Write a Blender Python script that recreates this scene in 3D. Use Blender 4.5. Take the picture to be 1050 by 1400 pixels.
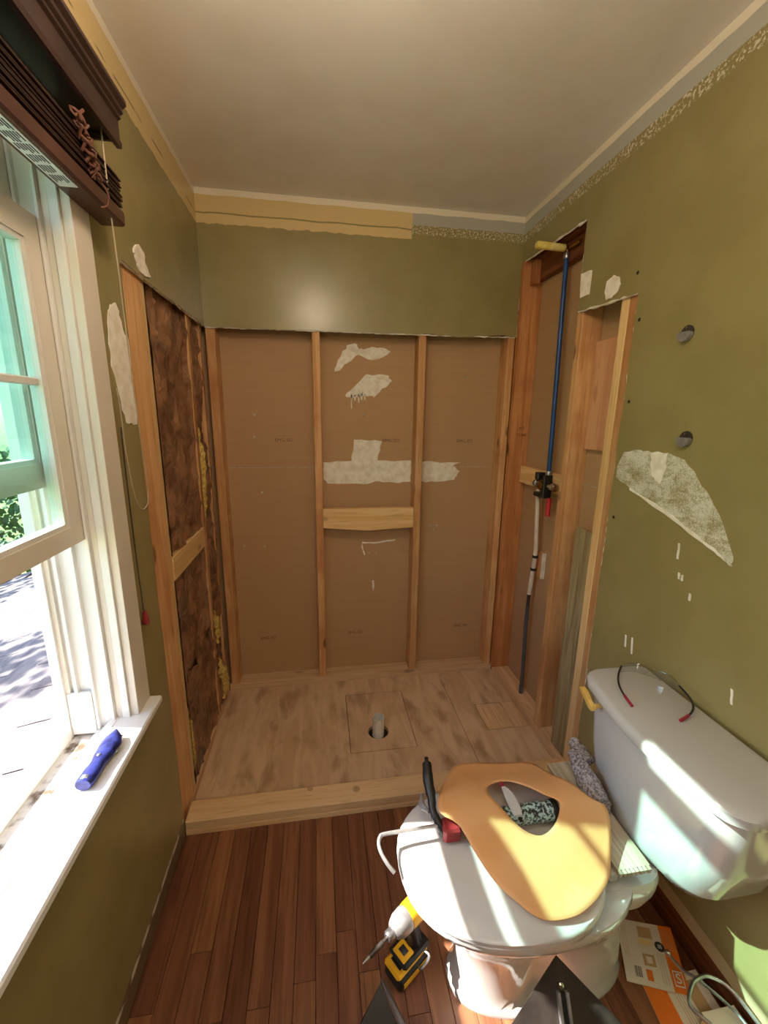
import bpy, bmesh, math, random
from mathutils import Vector, Matrix, noise as mnoise
random.seed(7)
for o in list(bpy.data.objects): bpy.data.objects.remove(o)
scn = bpy.context.scene
COL = scn.collection
# ------------------------------------------------------------------ camera
YAW, PIT, ROL, FPX = 0.1569, 0.2257, 0.0142, 573.2
_f = Vector((math.sin(YAW)*math.cos(PIT), math.cos(YAW)*math.cos(PIT), -math.sin(PIT)))
_r = Vector((math.cos(YAW), -math.sin(YAW), 0)); _u = _r.cross(_f)
_r2 = _r*math.cos(ROL)+_u*math.sin(ROL); _u2 = -_r*math.sin(ROL)+_u*math.cos(ROL)
cd = bpy.data.cameras.new('camera'); cam = bpy.data.objects.new('camera', cd); COL.objects.link(cam)
cam.matrix_world = Matrix(((_r2.x, _u2.x, -_f.x, 0.504), (_r2.y, _u2.y, -_f.y, -2.1622), (_r2.z, _u2.z, -_f.z, 1.4957), (0, 0, 0, 1)))
cd.sensor_fit = 'HORIZONTAL'; cd.sensor_width = 36; cd.lens = FPX/1050*36; cd.clip_start = .02; cd.clip_end = 300
scn.camera = cam
# ------------------------------------------------------------------ world, sun, exposure
SUN_DIR = Vector((1, -.165, -.9)).normalized()
w = bpy.data.worlds.new('sky'); scn.world = w; w.use_nodes = True
nt = w.node_tree; bg = nt.nodes['Background']
sky = nt.nodes.new('ShaderNodeTexSky'); sky.sky_type = 'NISHITA'; sky.sun_disc = False
sky.sun_elevation = math.asin(-SUN_DIR.z); sky.sun_rotation = math.atan2(-SUN_DIR.x, -SUN_DIR.y)
nt.links.new(sky.outputs[0], bg.inputs[0]); bg.inputs[1].default_value = .42
sl = bpy.data.lights.new('sun', 'SUN'); sl.energy = 16.0; sl.angle = .012; sl.color = (1, .93, .82)
so = bpy.data.objects.new('sun', sl); COL.objects.link(so); so.location = (-8, 2, 8)
so.rotation_euler = SUN_DIR.to_track_quat('-Z', 'Y').to_euler()
scn.view_settings.view_transform = 'Standard'; scn.view_settings.look = 'None'
scn.view_settings.exposure = 0.66; scn.view_settings.gamma = 1; scn.view_settings.use_curve_mapping = False
LAMP, FILL = 24.0, 33.0
# ------------------------------------------------------------------ helpers
def C(r, g, b):
    return tuple(((v/255)/12.92 if v/255 <= .04045 else (((v/255)+.055)/1.055)**2.4) for v in (r, g, b)) + (1,)
class NT:
    def __init__(s, name):
        s.m = bpy.data.materials.new(name); s.m.use_nodes = True; s.t = s.m.node_tree
        s.b = s.t.nodes['Principled BSDF']; s.out = s.t.nodes['Material Output']
    def n(s, ty, **kw):
        nd = s.t.nodes.new(ty)
        for k, v in kw.items(): setattr(nd, k, v)
        return nd
    def put(s, sock, v):
        if hasattr(v, 'is_linked') or hasattr(v, 'links'): s.t.links.new(v, sock)
        else: sock.default_value = v
    def math(s, op, a, b=None, c=None, clamp=False):
        nd = s.n('ShaderNodeMath', operation=op, use_clamp=clamp); s.put(nd.inputs[0], a)
        if b is not None: s.put(nd.inputs[1], b)
        if c is not None: s.put(nd.inputs[2], c)
        return nd.outputs[0]
    def mix(s, f, a, b):
        nd = s.n('ShaderNodeMix', data_type='RGBA'); s.put(nd.inputs[0], f); s.put(nd.inputs[6], a); s.put(nd.inputs[7], b)
        return nd.outputs[2]
    def coord(s, rnd=0.0, scale=(1, 1, 1)):
        tc = s.n('ShaderNodeTexCoord'); v = tc.outputs['Object']
        if rnd:
            oi = s.n('ShaderNodeObjectInfo'); r = s.math('MULTIPLY', oi.outputs['Random'], rnd)
            va = s.n('ShaderNodeVectorMath', operation='ADD'); s.put(va.inputs[0], v)
            cb = s.n('ShaderNodeCombineXYZ'); [s.put(cb.inputs[i], r) for i in range(3)]
            s.put(va.inputs[1], cb.outputs[0]); v = va.outputs[0]
        mp = s.n('ShaderNodeVectorMath', operation='MULTIPLY'); s.put(mp.inputs[0], v); mp.inputs[1].default_value = scale
        return mp.outputs[0]
    def noise(s, v, scale, detail=3, dist=0.0, rough=.55):
        nd = s.n('ShaderNodeTexNoise'); s.put(nd.inputs['Vector'], v); nd.inputs['Scale'].default_value = scale
        nd.inputs['Detail'].default_value = detail; nd.inputs['Distortion'].default_value = dist; nd.inputs['Roughness'].default_value = rough
        return nd.outputs[0]
    def step(s, v, a, b):
        nd = s.n('ShaderNodeMapRange', interpolation_type='SMOOTHSTEP'); s.put(nd.inputs[0], v)
        nd.inputs[1].default_value = a; nd.inputs[2].default_value = b
        return nd.outputs[0]
    def xyz(s, v):
        nd = s.n('ShaderNodeSeparateXYZ'); s.put(nd.inputs[0], v); return nd.outputs
    def bump(s, h, strength=.2, dist=.002):
        nd = s.n('ShaderNodeBump'); nd.inputs['Strength'].default_value = strength; nd.inputs['Distance'].default_value = dist
        s.put(nd.inputs['Height'], h); s.put(s.b.inputs['Normal'], nd.outputs[0])
    def fin(s, col, rough=.5, metal=0.0, spec=.5, trans=0.0, coat=0.0):
        s.put(s.b.inputs['Base Color'], col); s.put(s.b.inputs['Roughness'], rough); s.b.inputs['Metallic'].default_value = metal
        s.b.inputs['Specular IOR Level'].default_value = spec; s.b.inputs['Transmission Weight'].default_value = trans
        s.b.inputs['Coat Weight'].default_value = coat
        return s.m
def plain(name, c, c2=None, rough=.5, metal=0.0, vs=14, bump=0.0, bs=60, spec=.5, coat=0.0, lo=.35, hi=.7, scale=(1, 1, 1), rnd=0.0):
    t = NT(name); v = t.coord(rnd, scale)
    c2 = c2 or tuple(x*.82 for x in c[:3])+(1,)
    col = t.mix(t.step(t.noise(v, vs, 4), lo, hi), c, c2)
    if bump: t.bump(t.noise(v, bs, 3), bump)
    return t.fin(col, rough, metal, spec, coat=coat)
def wood(name, lt, mid, dk, axis, rough=.6, knots=.5, across=26, along=1.6, knotpos=None, red=None):
    knots = min(1, knots*1.5)
    t = NT(name); sc = [across]*3; sc['xyz'.index(axis)] = along
    v = t.coord(9.0, tuple(sc)); a = t.noise(v, 1.0, 5, .8); f = t.noise(v, 4.5, 3)
    col = t.mix(t.step(a, .36, .62), mid, lt); col = t.mix(t.math('MULTIPLY', t.step(f, .56, .72), .45), col, dk)
    if red: col = t.mix(t.math('MULTIPLY', t.step(t.noise(t.coord(3.0, (3, 3, 3)), 1.0, 3), .45, .68), .55), col, red)
    if knots:
        ks = [9]*3; ks['xyz'.index(axis)] = 3.6
        vo = t.n('ShaderNodeTexVoronoi'); t.put(vo.inputs['Vector'], t.coord(5.0, tuple(ks))); vo.inputs['Scale'].default_value = 1.0
        k = t.math('SUBTRACT', 1.0, t.step(t.math('ADD', vo.outputs['Distance'], t.math('MULTIPLY', t.noise(t.coord(2., (40, 40, 40)), 1), .06)), .10, .19))
        col = t.mix(t.math('MULTIPLY', k, knots), col, tuple(x*.35 for x in dk[:3])+(1,))
    if knotpos:
        for p, r in knotpos:
            d = t.n('ShaderNodeVectorMath', operation='DISTANCE'); t.put(d.inputs[0], t.coord()); d.inputs[1].default_value = p
            k = t.math('SUBTRACT', 1.0, t.step(d.outputs['Value'], r*.55, r))
            rg = t.math('MULTIPLY', k, t.math('ADD', .5, t.math('MULTIPLY', t.math('SINE', t.math('MULTIPLY', d.outputs['Value'], 900)), .25)))
            col = t.mix(rg, col, tuple(x*.4 for x in dk[:3])+(1,))
    oi = t.n('ShaderNodeObjectInfo'); hs = t.n('ShaderNodeHueSaturation'); t.put(hs.inputs['Color'], col)
    t.put(hs.inputs['Value'], t.math('ADD', .86, t.math('MULTIPLY', oi.outputs['Random'], .26)))
    t.bump(a, .15)
    return t.fin(hs.outputs[0], rough, spec=.3)
def nb(): return bmesh.new()
def box(bm, x0, x1, y0, y1, z0, z1, bev=0.0, mi=0):
    r = bmesh.ops.create_cube(bm, size=1.0)
    for v in r['verts']: v.co = Vector(((x0+x1)/2+v.co.x*(x1-x0), (y0+y1)/2+v.co.y*(y1-y0), (z0+z1)/2+v.co.z*(z1-z0)))
    fs = set(f for v in r['verts'] for f in v.link_faces)
    for f in fs: f.material_index = mi
    if bev: bmesh.ops.bevel(bm, geom=list(set(e for f in fs for e in f.edges)), offset=bev, segments=1, affect='EDGES')
    return bm
def prism(bm, pts, ax, a, b, side=0):
    def P(p, c): return {'x': (c, p[0], p[1]), 'y': (p[0], c, p[1]), 'z': (p[0], p[1], c)}[ax]
    A = [bm.verts.new(P(p, a)) for p in pts]; B = [bm.verts.new(P(p, b)) for p in pts]
    fs = [bm.faces.new(A), bm.faces.new(B[::-1])]; n = len(pts)
    for i in range(n):
        f = bm.faces.new((A[i], B[i], B[(i+1) % n], A[(i+1) % n])); f.material_index = side; fs.append(f)
    bmesh.ops.recalc_face_normals(bm, faces=fs)
    return bm
def loft(bm, rings, cap0=True, cap1=True):
    R = [[bm.verts.new(p) for p in r] for r in rings]; n = len(R[0]); fs = []
    for k in range(len(R)-1):
        for i in range(n): fs.append(bm.faces.new((R[k][i], R[k][(i+1) % n], R[k+1][(i+1) % n], R[k+1][i])))
    if cap0: fs.append(bm.faces.new(R[0][::-1]))
    if cap1: fs.append(bm.faces.new(R[-1]))
    bmesh.ops.recalc_face_normals(bm, faces=fs)
    return bm
def tube(bm, pts, r, seg=8, smooth_n=0, cap=True):
    pts = [Vector(p) for p in pts]
    if smooth_n:
        q = []
        for i in range(len(pts)-1):
            p0, p1, p2, p3 = pts[max(i-1, 0)], pts[i], pts[i+1], pts[min(i+2, len(pts)-1)]
            for k in range(smooth_n):
                t = k/smooth_n
                q.append(.5*((2*p1)+(p2-p0)*t+(2*p0-5*p1+4*p2-p3)*t*t+(3*p1-p0-3*p2+p3)*t**3))
        q.append(pts[-1]); pts = q
    rr = r if isinstance(r, (list, tuple)) else None
    rings = []; up = None
    for i, p in enumerate(pts):
        d = (pts[min(i+1, len(pts)-1)]-pts[max(i-1, 0)]).normalized()
        if up is None: up = Vector((0, 0, 1)) if abs(d.z) < .9 else Vector((1, 0, 0))
        s = d.cross(up).normalized(); up = s.cross(d).normalized()
        ra = rr[min(int(i*len(rr)/len(pts)), len(rr)-1)] if rr else r
        rings.append([p+(s*math.cos(a)+up*math.sin(a))*ra for a in (2*math.pi*k/seg for k in range(seg))])
    return loft(bm, rings, cap, cap)
def lathe(bm, prof, o, d, seg=20):
    d = Vector(d).normalized(); up = Vector((0, 0, 1)) if abs(d.z) < .9 else Vector((1, 0, 0))
    s = d.cross(up).normalized(); u = s.cross(d).normalized(); o = Vector(o)
    return loft(bm, [[o+d*h+(s*math.cos(a)+u*math.sin(a))*max(r, .0002) for a in (2*math.pi*k/seg for k in range(seg))] for r, h in prof])
def obj(name, bm, mats, parent=None, smooth=False):
    me = bpy.data.meshes.new(name); bm.to_mesh(me); bm.free()
    for m in (mats if isinstance(mats, (list, tuple)) else [mats]): me.materials.append(m)
    if smooth:
        for p in me.polygons: p.use_smooth = True
        try: me.set_sharp_from_angle(angle=math.radians(42))
        except Exception: pass
    o = bpy.data.objects.new(name, me); COL.objects.link(o)
    if parent is not None: setpar(o, parent)
    return o
def setpar(o, p):
    o.parent = p
    o.matrix_parent_inverse = wmat(p).inverted()
def wmat(p):
    m = Matrix.LocRotScale(p.location, p.rotation_euler, p.scale)
    if p.parent: m = wmat(p.parent) @ p.matrix_parent_inverse @ m
    return m
def tag(o, label, cat, group=None):
    o['label'] = label; o['category'] = cat
    if group: o['group'] = group
    return o
def thing(name, label, cat, loc, group=None):
    o = bpy.data.objects.new(name, None); COL.objects.link(o); o.location = loc; o.empty_display_size = .05
    return tag(o, label, cat, group)
def struct(o): o['kind'] = 'structure'; return o
def text(name, s, size, loc, xd, yd, mat, parent, thick=.0006):
    cu = bpy.data.curves.new(name, 'FONT'); cu.body = s; cu.size = size; cu.extrude = thick
    cu.align_x = 'CENTER'; cu.align_y = 'CENTER'
    t = bpy.data.objects.new(name, cu); COL.objects.link(t)
    me = bpy.data.meshes.new_from_object(t); bpy.data.objects.remove(t); bpy.data.curves.remove(cu)
    xd = Vector(xd).normalized(); yd = Vector(yd).normalized(); zd = xd.cross(yd)
    M = Matrix(((xd.x, yd.x, zd.x, loc[0]), (xd.y, yd.y, zd.y, loc[1]), (xd.z, yd.z, zd.z, loc[2]), (0, 0, 0, 1)))
    me.transform(M); me.materials.clear(); me.materials.append(mat)
    o = bpy.data.objects.new(name, me); COL.objects.link(o); setpar(o, parent); return o
def rag(p, q, n, j, ax=1):
    "ragged polyline from p to q with jitter on axis ax"
    out = []
    for i in range(n+1):
        t = i/n; a = [p[0]+(q[0]-p[0])*t, p[1]+(q[1]-p[1])*t]
        if 0 < i < n: a[ax] += random.uniform(-j, j)
        out.append(tuple(a))
    return out
# ------------------------------------------------------------------ materials
OLIVE, OLIVE2 = C(150, 137, 92), C(142, 129, 84)
CREAM, BLUEG, CAULK = C(214, 188, 134), C(178, 175, 164), C(232, 222, 200)
def paint(name, kind):
    t = NT(name); v = t.coord(); x, y, z = t.xyz(v)[:3]
    col = t.mix(t.step(t.noise(v, 5, 3), .35, .7), OLIVE, OLIVE2)
    e = t.math('MULTIPLY', t.math('SUBTRACT', t.noise(v, 22, 4), .5), .022); ez = t.math('ADD', z, e)
    e2 = t.math('MULTIPLY', t.math('SUBTRACT', t.noise(v, 7, 2), .5), .016); ez2 = t.math('ADD', z, e2)
    def above(zz, h, s=.0015): return t.step(zz, h-s, h+s)
    stip = t.math('MULTIPLY', t.step(t.noise(v, 130, 4), .5, .62), .75)
    if kind in ('left', 'back'):
        a = t.mix(above(ez, 2.306), col, CREAM)
        sl = t.math('MULTIPLY', above(ez2, 2.343), t.math('SUBTRACT', 1.0, above(ez2, 2.349)))
        if kind == 'left': sl = t.math('MULTIPLY', sl, t.step(t.noise(v, 5, 2), .5, .56))
        a = t.mix(sl, a, OLIVE2)
    if kind in ('right', 'back'):
        b = t.mix(t.math('MULTIPLY', t.math('MULTIPLY', above(z, 2.327, .004), t.math('SUBTRACT', 1.0, above(z, 2.366))), stip), col, CAULK)
        b = t.mix(above(z, 2.366), b, BLUEG)
    if kind == 'back': col = t.mix(t.step(t.math('ADD', x, t.math('MULTIPLY', e, 1.5)), .955, .965), a, b)
    elif kind == 'left': col = a
    elif kind == 'right': col = b
    col = t.mix(above(ez2, 2.415), col, CAULK)
    if kind == 'left':
        low = t.math('SUBTRACT', 1.0, above(ez2, .078, .004)); col = t.mix(low, col, C(116, 98, 74))
        ln = t.math('MULTIPLY', low, above(ez2, .062, .004)); col = t.mix(t.math('MULTIPLY', ln, t.step(t.noise(v, 14, 3), .4, .55)), col, CAULK)
    if kind == 'right':
        low = t.math('SUBTRACT', 1.0, above(ez2, .128, .003)); col = t.mix(low, col, C(188, 166, 130))
    t.bump(t.noise(v, 160, 2), .12, .001)
    return t.fin(col, .27, spec=.6)
M = {}
for k in ('left', 'back', 'right', 'plain'): M['paint_'+k] = paint('olive_paint_'+k, k)
M['gyp'] = plain('gypsum_edge', C(196, 186, 168), C(168, 155, 132), .9, vs=60)
M['ceil'] = plain('ceiling_paint', C(240, 234, 226), C(235, 228, 218), .8, vs=6, bump=.1, bs=220)
M['paper'] = (lambda t: (lambda v: (t.bump(t.noise(v, 40, 3), .08), t.fin(t.mix(t.math('MULTIPLY', t.step(t.noise(t.coord(0, (4, 4, 60)), 1, 3), .4, .7), .22), C(188, 152, 114), C(175, 139, 101)), .75, spec=.25))[1])(t.coord()))(NT('drywall_back_paper'))
P1, P2, P3 = C(222, 176, 126), C(204, 152, 100), C(150, 98, 60)
for a in 'xyz':
    M['pine_'+a] = wood('orange_pine_'+a, P1, P2, P3, a, red=C(178, 112, 68))
    M['fresh_'+a] = wood('fresh_pine_'+a, C(236, 200, 146), C(224, 180, 120), C(176, 122, 70), a, knots=.25)
M['rust_z'] = wood('aged_red_pine_z', C(208, 146, 94), C(184, 120, 72), C(124, 74, 42), 'z', red=C(158, 92, 54))
M['rust_y'] = wood('aged_red_pine_y', C(142, 84, 48), C(112, 62, 36), C(70, 38, 22), 'y')
M['pink_z'] = wood('pink_new_pine_z', C(232, 180, 138), C(220, 160, 120), C(180, 112, 80), 'z', knots=.2)
M['grey_z'] = wood('weathered_grey_wood_z', C(178, 160, 120), C(140, 122, 88), C(80, 66, 44), 'z', knots=.35, across=34)
M['grey_y'] = wood('weathered_grey_wood_y', C(200, 190, 172), C(166, 154, 134), C(112, 98, 78), 'y', knots=.3, across=34)
M['curb'] = wood('curb_pine', C(236, 202, 158), C(224, 184, 136), C(184, 132, 84), 'x', knots=0, across=30, knotpos=[((.445, -.768, .057), .014), ((.625, -.795, .057), .018)])
def plyw(name):
    t = NT(name); v = t.coord(0, (1, 1, 1)); st = t.noise(t.coord(4.0, (16, 3, 1)), 1, 4, 1.2)
    col = t.mix(t.step(st, .35, .65), C(204, 170, 138), C(220, 190, 160))
    dirt = t.math('MULTIPLY', t.step(t.noise(t.coord(0, (7, 3.2, 1)), 1.3, 5, .4), .5, .7), .5)
    col = t.mix(dirt, col, C(128, 96, 68)); t.bump(st, .1)
    return t.fin(col, .8, spec=.2)
M['ply'] = plyw('dusty_plywood')
M['plate'] = wood('dusty_sill_plate_x', C(224, 190, 154), C(208, 170, 132), C(160, 118, 82), 'x', knots=.3)
M['plate_y'] = wood('dusty_sill_plate_y', C(224, 190, 154), C(208, 170, 132), C(160, 118, 82), 'y', knots=.3)
def oak():
    t = NT('red_oak_floorboard'); v = t.coord(17.0, (26, 1.5, 1)); a = t.noise(v, 1, 5, 1.0); f = t.noise(t.coord(7.0, (120, 5, 1)), 1, 3)
    col = t.mix(t.step(a, .36, .64), C(116, 72, 50), C(142, 94, 66)); col = t.mix(t.math('MULTIPLY', t.step(f, .5, .7), .5), col, C(84, 46, 29))
    oi = t.n('ShaderNodeObjectInfo'); hs = t.n('ShaderNodeHueSaturation'); t.put(hs.inputs['Color'], col)
    t.put(hs.inputs['Value'], t.math('ADD', .68, t.math('MULTIPLY', oi.outputs['Random'], .6))); t.put(hs.inputs['Hue'], t.math('ADD', .492, t.math('MULTIPLY', oi.outputs['Random'], .016)))
    t.bump(f, .06); return t.fin(hs.outputs[0], .38, spec=.4)
M['oak'] = oak()
M['dark'] = plain('dark_void', C(40, 26, 18), rough=.9)
def kraft():
    t = NT('kraft_paper_facing'); v = t.coord(3.0); n1 = t.noise(v, 9, 4, .6)
    col = t.mix(t.step(n1, .35, .65), C(156, 112, 82), C(110, 74, 52)); col = t.mix(t.math('MULTIPLY', t.step(t.noise(v, 4, 3), .58, .68), .6), col, C(72, 60, 56))
    vo = t.n('ShaderNodeTexVoronoi', feature='DISTANCE_TO_EDGE'); vo.inputs['Scale'].default_value = 1.0
    wv = t.n('ShaderNodeVectorMath', operation='MULTIPLY_ADD'); nz = t.n('ShaderNodeTexNoise'); t.put(nz.inputs['Vector'], v); nz.inputs['Scale'].default_value = 7
    t.put(wv.inputs[0], nz.outputs['Color']); wv.inputs[1].default_value = (1.6, 1.6, 1.6); t.put(wv.inputs[2], t.coord(3.0, (6, 13, 8))); t.put(vo.inputs['Vector'], wv.outputs[0])
    cr = t.math('SUBTRACT', 1.0, t.step(vo.outputs['Distance'], 0.0, .05)); col = t.mix(t.math('MULTIPLY', cr, .4), col, C(176, 138, 112))  # crease highlights painted in as paler lines
    t.bump(t.math('ADD', t.math('MULTIPLY', vo.outputs['Distance'], 1.6), t.math('MULTIPLY', t.noise(v, 34, 4, .8), .5)), .9, .01); return t.fin(col, .3, spec=.6)
M['kraft'] = kraft()
M['fiber'] = plain('yellow_fiberglass', C(222, 192, 110), C(170, 136, 66), .95, vs=90, bump=.8, bs=140)
M['plaster'] = plain('white_joint_compound', C(246, 240, 230), C(226, 216, 200), .85, vs=30, bump=.3, bs=50)
def smear():
    t = NT('thin_compound_smear'); v = t.coord(); n = t.noise(t.coord(0, (1, 150, 110)), 2.4, 6, .3, .75)
    col = t.mix(t.step(t.math('ADD', n, t.math('MULTIPLY', t.math('SUBTRACT', t.noise(t.coord(0, (1, 9, 14)), 2.0, 3, .8), .5), .55)), .34, .62), OLIVE, C(220, 216, 202)); t.bump(n, .2); return t.fin(col, .7, spec=.3)
M['smear'] = smear()
M['white'] = plain('white_vinyl_frame', C(224, 221, 217), C(216, 212, 206), .35, vs=5)
M['casing'] = plain('cream_white_trim', C(220, 210, 198), C(214, 203, 189), .4, vs=6)
M['dirty'] = plain('dirty_sill_channel', C(196, 190, 180), C(92, 74, 56), .8, vs=26, lo=.45, hi=.66)
def glass(name, tint, gl=.09):
    t = NT(name); tr = t.n('ShaderNodeBsdfTransparent'); gs = t.n('ShaderNodeBsdfGlossy'); gs.inputs['Roughness'].default_value = .02
    tint2 = t.mix(t.noise(t.coord(), 3), tint, tuple(x*.97 for x in tint[:3])+(1,)); t.put(tr.inputs[0], tint2)
    mx = t.n('ShaderNodeMixShader'); mx.inputs[0].default_value = gl; t.t.links.new(tr.outputs[0], mx.inputs[1]); t.t.links.new(gs.outputs[0], mx.inputs[2])
    t.t.links.new(mx.outputs[0], t.out.inputs[0]); return t.m
M['glass'] = glass('teal_tinted_pane', (.80, .95, .925, 1)); M['lens'] = glass('clear_polycarbonate', (.93, .95, .95, 1), .12)
M['brown'] = plain('dark_brown_blind', C(56, 37, 33), C(44, 29, 26), .38, vs=9); M['brownlt'] = plain('mahogany_rail', C(80, 50, 43), C(66, 41, 36), .35, vs=9)
M['blk'] = plain('black_plastic', C(30, 29, 30), C(20, 20, 21), .4, vs=30); M['blksh'] = plain('glossy_black_sheet', C(18, 19, 22), C(10, 10, 13), .34, vs=8, spec=.25)
M['label'] = plain('white_label', C(226, 232, 232), C(214, 222, 222), .5); M['ink'] = plain('printed_ink', C(58, 60, 62), C(40, 42, 44), .6)
M['faint'] = plain('faint_stamp_ink', C(112, 84, 58), C(120, 92, 64), .8)
M['stamp'] = plain('dark_stamp_ink', C(70, 36, 18), C(92, 50, 26), .8)
M['orange'] = plain('orange_print', C(232, 122, 36), C(222, 112, 30), .5); M['cord'] = plain('tan_cord', C(112, 68, 48), C(88, 52, 38), .7)
M['cordlt'] = plain('pale_cord', C(196, 176, 150), rough=.7)
M['porc'] = plain('white_porcelain', C(190, 189, 190), C(186, 184, 184), .08, vs=3, coat=.4)
M['seat'] = plain('white_seat_plastic', C(192, 191, 192), C(188, 187, 187), .22, vs=3)
M['yel'] = plain('yellow_tool_plastic', C(236, 178, 28), C(222, 162, 22), .4); M['yelp'] = plain('yellow_foam_sleeve', C(226, 200, 92), C(240, 224, 150), .7, vs=30)
M['steel'] = plain('grey_steel', C(176, 178, 182), C(140, 142, 146), .3, metal=.9, vs=40); M['chrome'] = plain('chrome', C(206, 206, 208), rough=.15, metal=1.0)
M['alum'] = plain('cast_aluminium', C(172, 170, 172), C(146, 144, 146), .42, metal=.6, vs=40)
M['dsteel'] = plain('dark_blade_steel', C(78, 70, 66), C(62, 55, 52), .35, metal=.5, vs=20); M['brass'] = plain('brass_fitting', C(176, 130, 66), C(130, 92, 44), .35, metal=.9)
M['blue'] = plain('blue_pex', C(28, 72, 132), C(24, 62, 116), .3); M['red'] = plain('red_pex', C(196, 34, 44), C(170, 26, 36), .35); M['wpipe'] = plain('white_pex', C(226, 212, 196), rough=.4)
M['gpipe'] = plain('grey_flexible_hose', C(88, 88, 94), C(70, 70, 76), .45); M['pvc'] = plain('white_pvc', C(232, 228, 220), C(216, 208, 196), .35)
M['knife'] = plain('blue_knife_metal', C(52, 60, 136), C(26, 28, 74), .3, metal=.25, vs=60); M['redp'] = plain('dark_red_paint', C(150, 44, 48), C(120, 32, 36), .5)
M['maple'] = wood('varnished_maple_y', C(232, 192, 110), C(216, 170, 84), C(166, 118, 50), 'z', knots=0, rough=.3)
M['card'] = plain('leaflet_paper', C(226, 214, 196), C(220, 206, 188), .6); M['tan2'] = plain('tan_print', C(196, 160, 112), rough=.6); M['box'] = plain('pale_carton', C(236, 214, 160), C(228, 200, 140), .6)
M['redt'] = plain('dark_red_tip', C(150, 40, 60), rough=.4)
def tansheet():
    t = NT('translucent_tan_sheet'); v = t.coord(); col = t.mix(t.step(t.noise(v, 9, 4), .35, .7), C(236, 188, 134), C(228, 174, 116))
    t.fin(col, .5, spec=.35); ts = t.n('ShaderNodeBsdfTranslucent'); t.put(ts.inputs[0], C(240, 180, 110))
    mx = t.n('ShaderNodeMixShader'); mx.inputs[0].default_value = .3; t.t.links.new(t.b.outputs[0], mx.inputs[1]); t.t.links.new(ts.outputs[0], mx.inputs[2])
    t.t.links.new(mx.outputs[0], t.out.inputs[0]); return t.m
M['tan'] = tansheet()
def tubelabel():
    t = NT('printed_tube_label'); v = t.coord(); col = t.mix(t.step(t.noise(v, 120, 5, .6), .44, .56), C(34, 40, 44), C(176, 204, 208)); return t.fin(col, .3)
M['tubelab'] = tubelabel()
M['wrap'] = plain('crinkled_plastic_film', C(172, 168, 174), C(112, 102, 106), .18, vs=150, lo=.42, hi=.6, bump=.7, bs=90)
M['leaf'] = plain('green_leaf', C(112, 150, 62), C(66, 110, 44), .6, vs=1.2, lo=.4, hi=.6); M['leaf2'] = plain('dark_green_leaf', C(74, 112, 58), C(44, 80, 44), .6, vs=1.2); M['bark'] = plain('bark', C(96, 78, 62), rough=.9, vs=20)
M['lawn'] = plain('lawn', C(108, 138, 66), C(136, 150, 86), .9, vs=2)
M['shingle'] = plain('pale_grey_shingle', C(124, 120, 121), C(90, 87, 92), .9, vs=3, bump=.3, bs=200, rnd=5.0, scale=(6, 2, 2))
# ------------------------------------------------------------------ room shell
W, H, YF, ZT = 1.52, 2.44, -3.05, 1.885
bm = nb(); box(bm, -.16, 1.72, YF-.1, .2, -.09, -.04); floor = struct(obj('floor', bm, M['dark']))
bm = nb(); box(bm, -.16, 1.72, YF-.1, .2, H, H+.05); ceiling = struct(obj('ceiling', bm, M['ceil']))
bm = nb(); box(bm, -.16, 1.72, YF-.1, YF, -.04, H); struct(obj('wall_front', bm, M['paint_plain']))
# hardwood strip boards
bw = .0585; xs = [i*bw for i in range(int(W/bw)+1)]
for i, x in enumerate(xs):
    x1 = min(x+bw-.0009, W-.001); y = -.8485; first = True
    while y > YF:
        L = random.uniform(.35, .75) if first else random.uniform(.6, 1.1)
        if i == 8 and first: L = .42
        first = False; y0 = max(y-L, YF)
        bm = nb(); box(bm, x+.0003, x1, y0+.0007, y, -.0388, 0, bev=.0008); obj('floorboard', bm, M['oak'], floor); y = y0
# plywood shower subfloor
ZP = -.019
def plyp(name, rects, mat=None):
    bm = nb()
    for r in rects: box(bm, r[0], r[1], r[2], r[3], -.038, ZP)
    return obj(name, bm, mat or M['ply'], floor)
yb, yf = .013, -.85
plyp('plywood_sheet', [(-.013, .6235, yf, yb), (.9385, 1.19, yf, yb), (.6235, .9385, -.119, yb), (.6235, .9385, yf, -.534)])
bm = nb(); cx, cy, rh = .768, -.412, .05; N = 32; inner = []; outer = []
for k in range(N):
    a = 2*math.pi*k/N+math.pi/4; c, s = math.cos(a), math.sin(a); inner.append((cx+rh*c, cy+rh*s)); m = max(abs(c), abs(s))
    ox = cx+c/m*.2; oy = cy+s/m*.3; outer.append((min(max(ox, .6265), .9355), min(max(oy, -.531), -.122)))
vi = [bm.verts.new((p[0], p[1], ZP)) for p in inner]; vo_ = [bm.verts.new((p[0], p[1], ZP)) for p in outer]
vi2 = [bm.verts.new((p[0], p[1], -.038)) for p in inner]; vo2 = [bm.verts.new((p[0], p[1], -.038)) for p in outer]
for k in range(N):
    j = (k+1) % N
    bm.faces.new((vi[k], vi[j], vo_[j], vo_[k])); bm.faces.new((vi[k], vi2[k], vi2[j], vi[j])); bm.faces.new((vo_[k], vo_[j], vo2[j], vo2[k]))
bmesh.ops.recalc_face_normals(bm, faces=bm.faces); obj('plywood_patch', bm, M['ply'], floor)
plyp('plywood_sheet', [(1.1925, 1.531, yf, -.478), (1.1925, 1.531, -.287, yb), (1.1925, 1.309, -.478, -.287)])
for k in range(3): plyp('hatch_slat', [(1.312+k*.0725, 1.312+k*.0725+.0705, -.474, -.291)], M['grey_y'] if k == 9 else M['plate_y'])
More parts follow.
